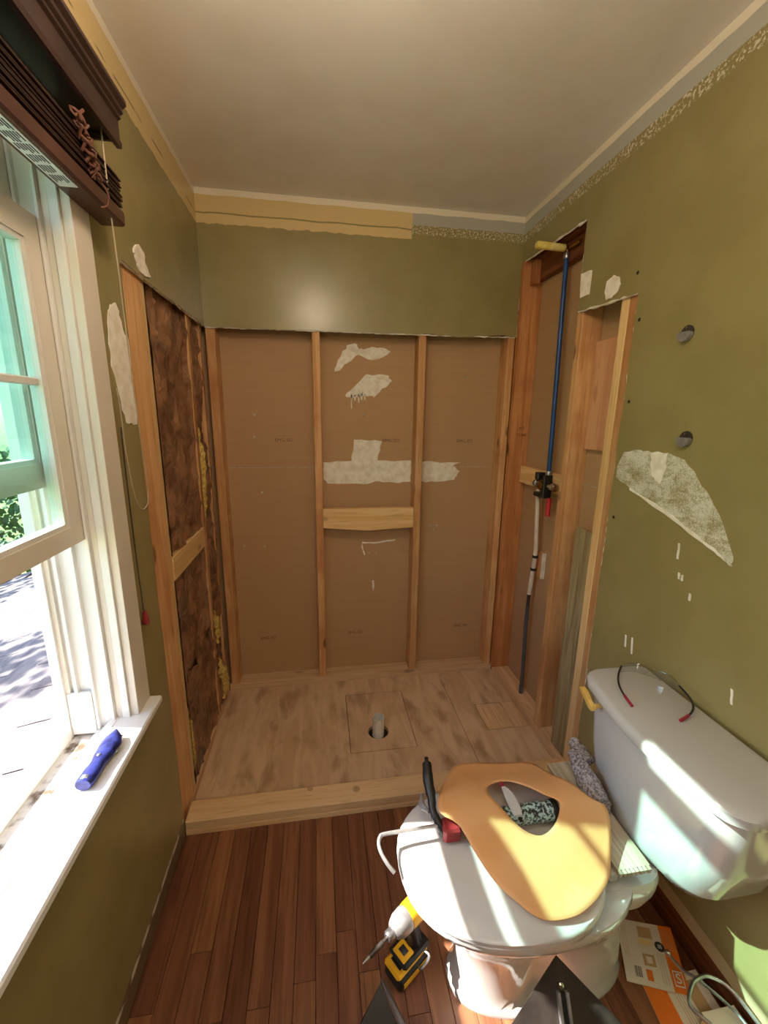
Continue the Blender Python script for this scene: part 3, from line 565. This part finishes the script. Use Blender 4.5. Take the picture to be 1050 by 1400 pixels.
bm = nb(); tube(bm, [(.072, -1.055, 2.07), (.064, -1.035, 1.95), (.05, -.995, 1.85), (.03, -.935, 1.6), (.016, -.885, 1.40), (.012, -.868, 1.27), (.012, -.885, 1.235), (.012, -.925, 1.232), (.014, -.965, 1.28), (.016, -.99, 1.40), (.02, -1.0, 1.5), (.022, -1.012, 1.555)], .0016, 6, 6); obj('pull_cord', bm, M['cordlt'], bl, True)
bm = nb(); tube(bm, [(.022, -1.012, 1.555), (.017, -.99, 1.50), (.012, -.985, 1.44), (.015, -.998, 1.45), (.012, -.995, 1.30), (.01, -.99, 1.1), (.01, -.985, .95)], .0018, 6, 5); obj('tassel_cord', bm, M['dsteel'], bl, True)
bm = nb(); lathe(bm, [(.003, 0), (.006, .006), (.0075, .02), (.011, .034), (.0095, .04), (.004, .043)], (.012, -.985, .952), (0, 0, -1), 12); obj('tassel', bm, M['redp'], bl, True)
# ------------------------------------------------------------------ utility knife on the stool
kn = thing('utility_knife', 'blue metal utility knife lying on the white window sill', 'knife', (0, -1.265, .7125))
A = Vector((-.002, -1.342, .7125)); B = Vector((.0, -1.19, .7125)); d = (B-A).normalized(); s = Vector((d.y, -d.x, 0))
prof = [(0, .010), (.006, .0125), (.03, .0125), (.055, .011), (.085, .0135), (.115, .0155), (.135, .013), (.148, .006), (.152, .003)]
bm = nb(); rings = []
for h, r in prof: rings.append([A+d*h+s*(1.55*r*math.cos(a)+.003*math.sin(h*20))+Vector((0, 0, .0135+.013*math.sin(a))) for a in (2*math.pi*k/12 for k in range(12))])
loft(bm, rings); obj('handle', bm, M['knife'], kn, True)
bm = nb(); p = A+d*.1+s*.021; box(bm, p.x-.002, p.x+.006, p.y-.009, p.y+.009, .718, .727, bev=.002); obj('slider', bm, M['steel'], kn)
bm = nb(); p = A+d*.143; box(bm, p.x+.008, p.x+.016, p.y-.006, p.y+.006, .717, .724, bev=.002); obj('nose', bm, M['brass'], kn)
bm = nb(); p = A+d*.004; lathe(bm, [(.011, 0), (.0135, .003), (.0135, .012), (.0115, .013)], p+Vector((0, 0, .0138)), d, 12); obj('end_cap', bm, M['steel'], kn, True)
bm = nb(); p = A+d*.07; lathe(bm, [(.004, 0), (.004, .002), (.002, .003)], p+Vector((0, 0, .0255)), (0, 0, 1), 10); obj('screw', bm, M['steel'], kn, True)
# ------------------------------------------------------------------ towel brackets on the right wall
for (y, z, lab) in ((-1.065, 1.729, 'upper of two small chrome wall brackets on the green wall'), (-1.119, 1.444, 'lower chrome wall bracket just above the smear of compound')):
    b = thing('wall_bracket', lab, 'bracket', (W, y, z), 'chrome brackets on the green wall')
    bm = nb(); lathe(bm, [(.022, 0), (.022, .002), (.016, .0035)], (W, y, z), (-1, 0, 0), 24); obj('base_plate', bm, M['dsteel'], b, True)
    bm = nb(); prism(bm, [(y+.022*math.cos(a), z+.022*math.sin(a)) for a in [math.pi+math.pi*k/14 for k in range(15)]] + [(y+.014, z+.004), (y-.014, z+.004)], 'x', W-.014, W-.002); obj('cup', bm, M['alum'], b)
    for dz in (-.012, .014):
        bm = nb(); lathe(bm, [(.0035, 0), (.0035, .003), (.001, .004)], (W-.0035, y, z+dz), (-1, 0, 0), 10); obj('screw', bm, M['chrome'], b, True)
# ------------------------------------------------------------------ toilet
YT = -1.37
to = thing('toilet', 'white porcelain toilet with its lid closed, tank against the green wall', 'toilet', (1.1, YT, 0))
def egg(x0, x1, hw, z, n=44, p=2.3, xw=.52, yc=YT):
    xc = x0+(x1-x0)*xw; R = []
    for k in range(n):
        a = 2*math.pi*k/n; c, s = math.cos(a), math.sin(a); r = lambda v: math.copysign(abs(v)**(2/p), v)
        R.append((xc+r(c)*((x1-xc) if c > 0 else (xc-x0)), yc+hw*r(s), z))
    return R
def waist(R, k): return [(x, YT+(y-YT)*(1-k*math.exp(-((x-1.045)/.065)**2)), z) for x, y, z in R]
bm = nb(); loft(bm, [egg(.822, 1.322, .112, 0), egg(.822, 1.322, .112, .012), waist(egg(.826, 1.32, .108, .02), .25), waist(egg(.84, 1.315, .104, .05), .5), waist(egg(.842, 1.31, .10, .12), .55), waist(egg(.83, 1.295, .108, .19), .45), waist(egg(.79, 1.29, .13, .25), .25), waist(egg(.745, 1.285, .155, .30), .1), egg(.708, 1.28, .182, .35), egg(.695, 1.278, .19, .372), egg(.70, 1.275, .186, .386), egg(.72, 1.26, .17, .388)]); obj('bowl', bm, M['porc'], to, True)
bm = nb(); loft(bm, [egg(1.10, 1.335, .10, .30, p=3.5), egg(1.09, 1.345, .112, .34, p=3.5), egg(1.09, 1.345, .115, .38, p=3.5), egg(1.095, 1.34, .11, .392, p=3.5)]); obj('rear_deck', bm, M['porc'], to, True)
for yy in (YT-.092,):
    bm = nb(); lathe(bm, [(.017, 0), (.0165, .012), (.012, .02), (.003, .024)], (1.16, yy-.0, .016), (0, -.25, 1), 14); obj('bolt_cap', bm, M['porc'], to, True)
bm = nb(); loft(bm, [egg(.688, 1.175, .194, .390, xw=.6), egg(.684, 1.175, .198, .394, xw=.6), egg(.684, 1.175, .198, .404, xw=.6), egg(.69, 1.17, .193, .408, xw=.6)]); obj('seat', bm, M['seat'], to, True)
bm = nb(); loft(bm, [egg(.684, 1.18, .196, .4095, xw=.6), egg(.678, 1.18, .201, .414, xw=.6), egg(.678, 1.18, .201, .422, xw=.6), egg(.684, 1.178, .196, .4275, xw=.6), egg(.72, 1.16, .165, .4315, xw=.6), egg(.80, 1.1, .1, .4335, xw=.6)]); obj('lid', bm, M['seat'], to, True)
for sy in (-.075, .075):
    bm = nb(); lathe(bm, [(.012, -.02), (.014, -.017), (.014, .017), (.012, .02)], (1.192, YT+sy, .408), (0, 1, 0), 12); obj('hinge', bm, M['seat'], to, True)
def tankring(xf, xb, y0, y1, z, bow, rc=.07, n=9):
    P = [(xb, y1), (xb, y0)]; out = []
    out.append((xb, y0+.012)); out.append((xb-.012, y0))
    for k in range(n+1):
        a = math.pi/2*k/n; out.append((xf+rc-rc*math.sin(a), y0+rc-rc*math.cos(a)))
    m = 9
    for k in range(1, m): t_ = k/m; out.append((xf-bow*math.sin(math.pi*t_), y0+rc+(y1-y0-2*rc)*t_))
    for k in range(n+1):
        a = math.pi/2*(1-k/n); out.append((xf+rc-rc*math.sin(a), y1-rc+rc*math.cos(a)))
    out += [(xb-.012, y1), (xb, y1-.012)]
    return [(p[0], p[1], z) for p in out]
bm = nb(); loft(bm, [tankring(1.345, 1.47, -1.50, -1.23, .388, .02), tankring(1.325, 1.485, -1.535, -1.19, .40, .026), tankring(1.313, 1.497, -1.563, -1.168, .44, .026), tankring(1.308, 1.50, -1.59, -1.145, .54, .024), tankring(1.305, 1.502, -1.605, -1.13, .66, .022), tankring(1.304, 1.502, -1.61, -1.126, .703, .022)]); obj('tank', bm, M['porc'], to, True)
bm = nb(); loft(bm, [tankring(1.292, 1.506, -1.622, -1.112, .7035, .022), tankring(1.288, 1.508, -1.626, -1.108, .709, .022), tankring(1.288, 1.508, -1.626, -1.108, .729, .022), tankring(1.293, 1.506, -1.621, -1.113, .7355, .022), tankring(1.303, 1.50, -1.611, -1.123, .739, .022)]); obj('tank_lid', bm, M['porc'], to, True)
bm = nb(); prism(bm, [(-1.158, .712), (-1.168, .718), (-1.186, .714), (-1.206, .70), (-1.222, .694), (-1.228, .684), (-1.222, .676), (-1.206, .678), (-1.188, .69), (-1.168, .702)], 'x', 1.262, 1.276); bmesh.ops.bevel(bm, geom=bm.edges[:], offset=.002, segments=1, affect='EDGES'); lathe(bm, [(.007, 0), (.007, .045)], (1.27, -1.214, .686), (1, 0, 0), 10); obj('flush_lever', bm, M['maple'], to)
# ------------------------------------------------------------------ tan sheet and caulking gun on the lid
def zf(x, y): return .446+.062*math.exp(-((y+1.31)/.11)**2)
OUT = [(.913, -1.124), (1.033, -1.138), (1.137, -1.156), (1.162, -1.233), (1.2, -1.328), (1.235, -1.353), (1.23, -1.385), (1.208, -1.424), (1.18, -1.462), (1.155, -1.491), (1.115, -1.517), (1.072, -1.537), (1.031, -1.548), (.977, -1.547), (.945, -1.533), (.915, -1.499), (.886, -1.462), (.858, -1.408), (.833, -1.353), (.799, -1.327), (.793, -1.304), (.816, -1.243), (.867, -1.164)]
HOL = [(.947, -1.259), (.981, -1.237), (1.02, -1.238), (1.054, -1.272), (1.086, -1.309), (1.115, -1.331), (1.105, -1.356), (1.075, -1.381), (1.037, -1.394), (1.004, -1.385), (.977, -1.361), (.956, -1.328), (.941, -1.291)]
def smoothpoly(P, sub=6):
    q = []; n = len(P)
    for i in range(n):
        p0, p1, p2, p3 = [Vector(P[(i+k) % n]) for k in (-1, 0, 1, 2)]
        for k in range(sub):
            t = k/sub; q.append(.5*((2*p1)+(p2-p0)*t+(2*p0-5*p1+4*p2-p3)*t*t+(3*p1-p0-3*p2+p3)*t**3))
    return q
def rayhit(P, c, a):
    d = Vector((math.cos(a), math.sin(a))); best = None
    for i in range(len(P)):
        p, q = P[i], P[(i+1) % len(P)]; e = q-p; den = d.x*e.y-d.y*e.x
        if abs(den) < 1e-9: continue
        t = ((p.x-c.x)*e.y-(p.y-c.y)*e.x)/den; u_ = ((p.x-c.x)*d.y-(p.y-c.y)*d.x)/den
        if t > 0 and -1e-6 <= u_ <= 1+1e-6: best = t if best is None else max(best, t)
    return c+d*best
c0 = Vector((1.02, -1.32)); po, ph = smoothpoly(OUT), smoothpoly(HOL); bm = nb(); rings = [[] for _ in range(13)]
for k in range(120):
    a = 2*math.pi*k/120; po_, ph_ = rayhit(po, c0, a), rayhit(ph, c0, a)
    for j in range(13):
        p = ph_+(po_-ph_)*(j/12); rings[j].append((p.x, p.y, zf(p.x, p.y)+.004*mnoise.noise(Vector((p.x*7, p.y*7, 0)))))
loft(bm, rings, False, False); sh = obj('tan_sheet', bm, M['tan'], None, True); m = sh.modifiers.new('s', 'SOLIDIFY'); m.thickness = .0025
tag(sh, 'translucent tan sheet with an oval hole draped over the toilet lid', 'sheet')
cg = thing('caulking_gun', 'black and steel caulking gun with printed tube under the tan sheet', 'caulking gun', (.85, -1.32, .434))
ZG = .462
bm = nb(); tube(bm, [(.662, -1.40, .44), (.645, -1.385, .455), (.632, -1.36, ZG+.006), (.636, -1.337, ZG+.01), (.66, -1.329, ZG+.01), (.80, -1.325, ZG+.008), (.86, -1.323, ZG+.006)], .0048, 8, 5); obj('plunger_rod', bm, M['alum'], cg, True)
bm = nb(); tube(bm, [(.806, -1.336, .452), (.79, -1.318, .472), (.782, -1.296, .488), (.785, -1.27, .50), (.785, -1.235, .515), (.79, -1.20, .53), (.794, -1.175, .535)], [.011, .011, .0095, .011, .0135, .0145, .013, .006], 10, 4); obj('handle', bm, M['blk'], cg, True)
bm = nb(); tube(bm, [(.775, -1.29, .478), (.762, -1.262, .47), (.768, -1.235, .476)], [.006, .009, .005], 8, 4); obj('trigger', bm, M['alum'], cg, True)
bm = nb(); box(bm, .798, .845, -1.352, -1.308, .438, .478, bev=.006); obj('frame_end', bm, M['redp'], cg)
bm = nb(); lathe(bm, [(.0235, 0), (.0245, .003), (.0245, .255), (.023, .262)], (.86, -1.318, .4595), (1, -.0, 0), 24); obj('cartridge', bm, M['tubelab'], cg, True)
bm = nb(); lathe(bm, [(.025, 0), (.0258, .003), (.0258, .014), (.025, .016)], (1.105, -1.318, .4605), (1, 0, 0), 24); obj('cartridge_rim', bm, M['blk'], cg, True)
ct = thing('spreader', 'white plastic spreader with a red tip showing in the sheet hole', 'spreader', (1.0, -1.28, .486))
bm = nb(); prism(bm, [(-.046, 0), (-.048, .022), (-.02, .028), (.02, .025), (.04, .014), (.04, .004), (.0, 0)], 'z', 0, .006)
for v in bm.verts: y, x, z = v.co.x, v.co.y, v.co.z; v.co = Vector((.985+x, -1.30+y, .488+z+abs(y)*.02))
obj('blade', bm, M['seat'], ct)
bm = nb(); prism(bm, [(.041, .004), (.041, .014), (.052, .013), (.058, .009), (.052, .004)], 'z', 0, .006)
for v in bm.verts: y, x, z = v.co.x, v.co.y, v.co.z; v.co = Vector((.985+x, -1.30+y, .488+z+abs(y)*.02))
obj('red_tip', bm, M['redt'], ct)
# ------------------------------------------------------------------ safety glasses on the tank
gl = thing('safety_glasses', 'clear safety glasses with dark temples lying on the tank lid', 'glasses', (1.43, -1.22, .74)); Z = .7395
def arcs(p, q, bulge, n=12):
    p, q = Vector(p), Vector(q); dd = (q-p); nn = Vector((dd.y, -dd.x, 0)).normalized(); return [p+dd*(k/n)+nn*bulge*math.sin(math.pi*k/n) for k in range(n+1)]
PA, PB = Vector((1.40, -1.152, Z)), Vector((1.495, -1.262, Z)); PM = Vector((1.472, -1.183, Z))
for a, b in ((PA, PM), (PM, PB)):
    ar = arcs(a, b, -.014, 10); bm = nb(); R = []
    for k, p in enumerate(ar):
        t = k/10; hh = .034*(1-.35*abs(2*t-1)**2) if 0 < k < 10 else .024
        R.append([p+Vector((0, 0, .004)), p+Vector((0, 0, hh)), p+Vector((.002, .002, hh)), p+Vector((.002, .002, .004))])
    loft(bm, R); obj('lens', bm, M['lens'], gl, True)
bm = nb(); tube(bm, [p+Vector((0, 0, .033)) for p in arcs(PA, PM, -.014, 8)]+[p+Vector((0, 0, .033)) for p in arcs(PM, PB, -.014, 8)][1:], .0016, 6); obj('brow_frame', bm, M['lens'], gl, True)
for P, Q, bu in ((PA, Vector((1.325, -1.295, Z)), .02), (PB, Vector((1.408, -1.362, Z)), -.03)):
    ar = arcs(P+Vector((0, 0, .026)), Q+Vector((0, 0, .004)), bu, 14); bm = nb(); tube(bm, ar[:12], .0028, 6); tp = obj('temple', bm, M['blk'], gl, True)
    bm = nb(); tube(bm, ar[11:], .0042, 6); obj('temple_tip', bm, M['redt'], tp, True)
# ------------------------------------------------------------------ impact driver
dr = thing('impact_driver', 'yellow and black cordless impact driver standing beside the toilet base', 'power tool', (.715, -1.33, 0))
F = Vector((-.842, -.539, 0)); S = Vector((-F.y, F.x, 0)); O = Vector((.722, -1.326, 0))
def D(a, b, z): return O+F*a+S*b+Vector((0, 0, z))
def dbox(name, a0, a1, b0, b1, z0, z1, mat, bev, par=dr):
    bm = nb(); box(bm, a0, a1, b0, b1, z0, z1, bev=bev)
    for v in bm.verts: v.co = D(v.co.x, v.co.y, v.co.z)
    return obj(name, bm, mat, par)
dbox('battery', -.055, .062, -.034, .034, .0, .042, M['blk'], .008); dbox('battery_cover', -.05, .066, -.030, .030, .0425, .056, M['yel'], .006)
pl = dbox('battery_label', -.002, .05, -.018, .018, .0565, .0585, M['blk'], .001); [dbox('label_line', .01+k*.012, .013+k*.012, -.012, .01, .0588, .0592, M['label'], 0, pl) for k in range(3)]
dbox('foot', -.055, .045, -.033, .033, .0595, .072, M['blk'], .006)
fl = dbox('foot_panel', -.0, .04, -.022, .022, .0725, .0755, M['yel'], .002); dbox('panel_label', .010, .028, -.011, .011, .0757, .0765, M['blk'], 0, fl)
dbox('side_stripe', -.045, .05, .0345, .0365, .012, .03, M['yel'], .0005)
bm = nb(); loft(bm, [[D(a0+ra*math.cos(t), rb*math.sin(t), z) for t in (2*math.pi*k/16 for k in range(16))] for a0, ra, rb, z in ((-.022, .024, .022, .07), (-.020, .02, .018, .09), (-.014, .021, .018, .13), (-.006, .026, .021, .158))]); obj('handle', bm, M['blk'], dr, True)
bm = nb(); lathe(bm, [(.022, -.062), (.028, -.055), (.031, -.03), (.031, .0), (.03, .012)], D(0, 0, .187), F, 22); obj('motor_housing', bm, M['yel'], dr, True)
bm = nb(); lathe(bm, [(.029, .0122), (.0305, .018), (.029, .04), (.022, .056), (.016, .062)], D(0, 0, .187), F, 22); obj('gear_case', bm, M['alum'], dr, True)
bm = nb(); lathe(bm, [(.0125, .0622), (.0135, .066), (.0135, .078), (.011, .082)], D(0, 0, .187), F, 16); obj('chuck', bm, M['steel'], dr, True)
bm = nb(); lathe(bm, [(.0042, .082), (.0042, .096), (.0062, .098), (.0062, .138), (.0045, .141)], D(0, 0, .187), F, 12); obj('bit_holder', bm, M['dsteel'], dr, True)
bm = nb(); lathe(bm, [(.0042, .141), (.004, .15), (.0016, .162)], D(0, 0, .187), F, 10); obj('driver_bit', bm, M['steel'], dr, True)
bm = nb(); lathe(bm, [(.007, 0), (.007, .012), (.005, .016)], D(.022, 0, .154), F, 10); obj('trigger', bm, M['blk'], dr, True)
bm = nb(); tube(bm, [D(-.03, .034, .06), D(-.03, .05, .062), D(.0, .052, .056), D(.0, .04, .045)], .004, 8, 4); obj('belt_clip', bm, M['steel'], dr, True)
# ------------------------------------------------------------------ black plastic sheet, finishing trowel
bk = thing('black_plastic_sack', 'folded glossy black plastic sack at the bottom edge beside the driver', 'sack', (.60, -1.55, 0))
bm = nb(); loft(bm, [[(.44, -1.60, 0), (.635, -1.425, 0), (.76, -1.62, 0), (.60, -1.78, 0)], [(.46, -1.585, .07), (.632, -1.428, .10), (.745, -1.62, .06), (.60, -1.76, .075)], [(.50, -1.565, .105), (.628, -1.432, .148), (.70, -1.60, .10), (.605, -1.70, .125)]]); obj('folded_body', bm, M['blksh'], bk)
bm = nb(); loft(bm, [[(.628, -1.429, .151), (.642, -1.436, .132), (.752, -1.63, .066), (.704, -1.604, .105)], [(.63, -1.427, .153), (.645, -1.434, .134), (.755, -1.628, .068), (.706, -1.602, .107)]]); obj('lit_fold', bm, M['dsteel'], bk)  # grey sheet paints the lit right face of the black sack
tw = thing('finishing_trowel', 'dark steel trowel blade with bright bar propped against the toilet base', 'trowel', (.99, -1.62, 0))
ap = Vector((1.010, -1.536, .318)); lf = Vector((.80, -1.628, .195)); rt = Vector((1.185, -1.668, .185)); bt = lf+rt-ap; nn = (lf-ap).cross(rt-ap).normalized(); nn = nn if nn.y < 0 else -nn
bm = nb(); loft(bm, [[p for p in (ap, lf, bt, rt)], [p-nn*.002 for p in (ap, lf, bt, rt)]]); obj('blade', bm, M['dsteel'], tw)
ax_ = (bt-ap).normalized(); sd = ax_.cross(nn).normalized(); a0 = ap+ax_*.055
def bar(nm, w0, w1, h0, h1, mat):
    bm = nb(); loft(bm, [[a0+ax_*l+sd*w0+nn*h0, a0+ax_*l+sd*w1+nn*h0, a0+ax_*l+sd*w1+nn*h1, a0+ax_*l+sd*w0+nn*h1] for l in (0, .2)]); return obj(nm, bm, mat, tw)
bar('mounting_bar', -.006, .006, .0005, .006, M['blk']); bar('bar_flange', -.0125, -.0065, .0005, .012, M['alum']); bar('bar_flange', .0065, .0125, .0005, .012, M['alum'])
bm = nb(); lathe(bm, [(.006, 0), (.006, .004), (.002, .006)], a0-ax_*.008+nn*.001, nn, 10); obj('rivet', bm, M['chrome'], tw, True)
bm = nb(); q = a0+ax_*.10+nn*.05; tube(bm, [a0+ax_*.14+nn*.014, a0+ax_*.16+nn*.04, a0+ax_*.19+nn*.05, a0+ax_*.30+nn*.05], [.008, .01, .016, .017], 10, 4); obj('handle', bm, M['blk'], tw, True)
bm = nb(); e0 = bt; tube(bm, [bt, Vector((bt.x-.01, bt.y-.06, .012))], .012, 8); bm.free()
# ------------------------------------------------------------------ plank, notched trowel, film along the right wall
pts = [(1.196, -1.148), (1.196, -1.468)]
for k in range(8): x = 1.196+k*.011; pts += [(x, -1.478), (x+.0075, -1.478), (x+.0075, -1.468), (x+.011, -1.468)]
pts += [(1.284, -1.30), (1.284, -1.148)]
bm = nb(); prism(bm, pts, 'z', .4245, .4355)
tag(obj('notched_board', bm, M['grey_y']), 'weathered grey board with a notched end lying between toilet lid and tank', 'board')
bm = nb(); tube(bm, [(1.315, -1.105, .459), (1.296, -1.165, .463), (1.272, -1.23, .464), (1.255, -1.29, .463), (1.25, -1.33, .461)], [.02, .03, .033, .032, .032, .027], 14, 8)
for v in bm.verts: v.co += mnoise.noise_vector(v.co*45)*.009
for v in bm.verts:
    v.co.z = max(v.co.z, .4365)
    if v.co.y < -1.2: v.co.x = min(v.co.x, 1.281)
tag(obj('film_roll', bm, M['wrap'], None, True), 'crumpled roll of clear plastic film beside the toilet tank', 'plastic film')
# ------------------------------------------------------------------ leaflets, carton, cable on the floor
def leaflet(name, lab, q, z, seed):
    o = thing(name, lab, 'leaflet', (q[0][0], q[0][1], z)); TL, TR, BR, BL = [Vector((p[0], p[1], 0)) for p in q]
    def uv(u, v, zz): return (TL*(1-u)+TR*u)*(1-v)+(BL*(1-u)+BR*u)*v+Vector((0, 0, zz))
    def quad(nm, u0, u1, v0, v1, mat, z0, z1, par):
        bm = nb(); loft(bm, [[uv(u0, v0, z0), uv(u1, v0, z0), uv(u1, v1, z0), uv(u0, v1, z0)], [uv(u0, v0, z1), uv(u1, v0, z1), uv(u1, v1, z1), uv(u0, v1, z1)]]); return obj(nm, bm, mat, par)
    pg = quad('page', 0, 1, 0, 1, M['card'], z-.003, z, o); return o, uv, quad, pg
o, uv, quad, pg = leaflet('leaflet', 'white and orange printed leaflet on the floor behind the toilet', [(1.372, -1.315), (1.517, -1.362), (1.447, -1.506), (1.302, -1.452)], .012, 1)
e = .012; quad('orange_band', .76, 1, 0, 1, M['orange'], e, e+.0005, pg)
for k in range(6): quad('print_line', .79+k*.032, .797+k*.032, .06, .40, M['tan2'], e+.0005, e+.0008, pg)
for k in range(3): quad('print_line', .06+k*.035, .064+k*.035, .08, .62, M['tan2'], e, e+.0005, pg)
for k in range(3): quad('print_line', .62+k*.04, .625+k*.04, .48, .92, M['tan2'], e, e+.0005, pg)
quad('picture', .36, .60, .08, .26, M['tan2'], e, e+.0005, pg); quad('picture', .33, .56, .28, .38, M['box'], e, e+.0005, pg); quad('picture', .36, .56, .52, .70, M['tan2'], e, e+.0005, pg); quad('picture_inset', .41, .51, .56, .66, M['card'], e+.0005, e+.0008, pg); quad('picture', .36, .46, .76, .92, M['orange'], e, e+.0005, pg)
for k in range(7): quad('bar_code', .17+k*.02, .17+k*.02+(.012 if k % 2 else .007), .74, .9, M['ink'], e, e+.0005, pg) if k < 6 else None
ctr = uv(.70, .36, e); bm = nb(); lathe(bm, [(.0125, 0), (.0125, .0006)], ctr, (0, 0, 1), 18); bd = obj('round_mark', bm, M['ink'], pg); [quad('mark_bar', .668+k*.025, .68+k*.025, .33, .39, M['label'], e+.0007, e+.001, pg) for k in range(3)]
text('logo', 'S', .032, tuple(uv(.88, .80, e+.0006)), tuple(uv(1, 0, 0)-uv(0, 0, 0)), tuple(uv(0, 0, 0)-uv(0, 1, 0)), M['label'], pg)
for a in ((.80, .96, .69, .705), (.80, .96, .895, .91), (.80, .812, .705, .895), (.948, .96, .705, .895)): quad('logo_frame', *a, M['label'], e+.0005, e+.0009, pg)
o2, uv, quad, pg = leaflet('leaflet', 'second orange-edged leaflet half under the first one on the floor', [(1.342, -1.46), (1.512, -1.455), (1.505, -1.62), (1.318, -1.62)], .005, 2)
quad('orange_band', 0, .33, 0, 1, M['orange'], .005, .0055, pg)
for k in range(5): quad('print_line', .44+k*.04, .446+k*.04, .1, .9, M['tan2'], .005, .0055, pg)
quad('picture', .66, .86, .1, .5, M['tan2'], .005, .0055, pg); text('heading', 'N', .03, tuple(uv(.16, .62, .0056)), (0, -1, 0), (1, 0, 0), M['ink'], pg)
bxo = thing('carton', 'pale yellow carton in sunlight at the foot of the green wall', 'carton', (1.47, -1.68, .0065))
bm = nb(); box(bm, 1.425, 1.513, -1.80, -1.556, .0065, .05, bev=.002); obj('carton_body', bm, M['box'], bxo); member('flap', bxo, M['card'], 1.422, 1.515, -1.802, -1.554, .0505, .053, bev=0)
cb2 = thing('steel_cable', 'looped grey steel cable with a ball end over the leaflets', 'cable', (1.42, -1.52, .02))
bm = nb(); tube(bm, [(1.39, -1.60, .11), (1.366, -1.565, .115), (1.40, -1.535, .12), (1.432, -1.526, .122), (1.46, -1.528, .12), (1.49, -1.55, .115), (1.505, -1.60, .105), (1.506, -1.68, .10), (1.47, -1.76, .097)], .0045, 8, 6); obj('cable_loop', bm, M['steel'], cb2, True)
bm = nb(); tube(bm, [(1.405, -1.463, .10), (1.408, -1.48, .10), (1.412, -1.502, .105), (1.424, -1.518, .112), (1.44, -1.535, .108), (1.465, -1.565, .10), (1.48, -1.60, .098), (1.482, -1.66, .0975)], .0036, 8, 6); obj('cable_tail', bm, M['steel'], cb2, True)
bm = nb(); bmesh.ops.create_uvsphere(bm, u_segments=12, v_segments=8, radius=.0075, matrix=Matrix.Translation((1.404, -1.459, .10))); obj('ball_end', bm, M['chrome'], cb2, True)
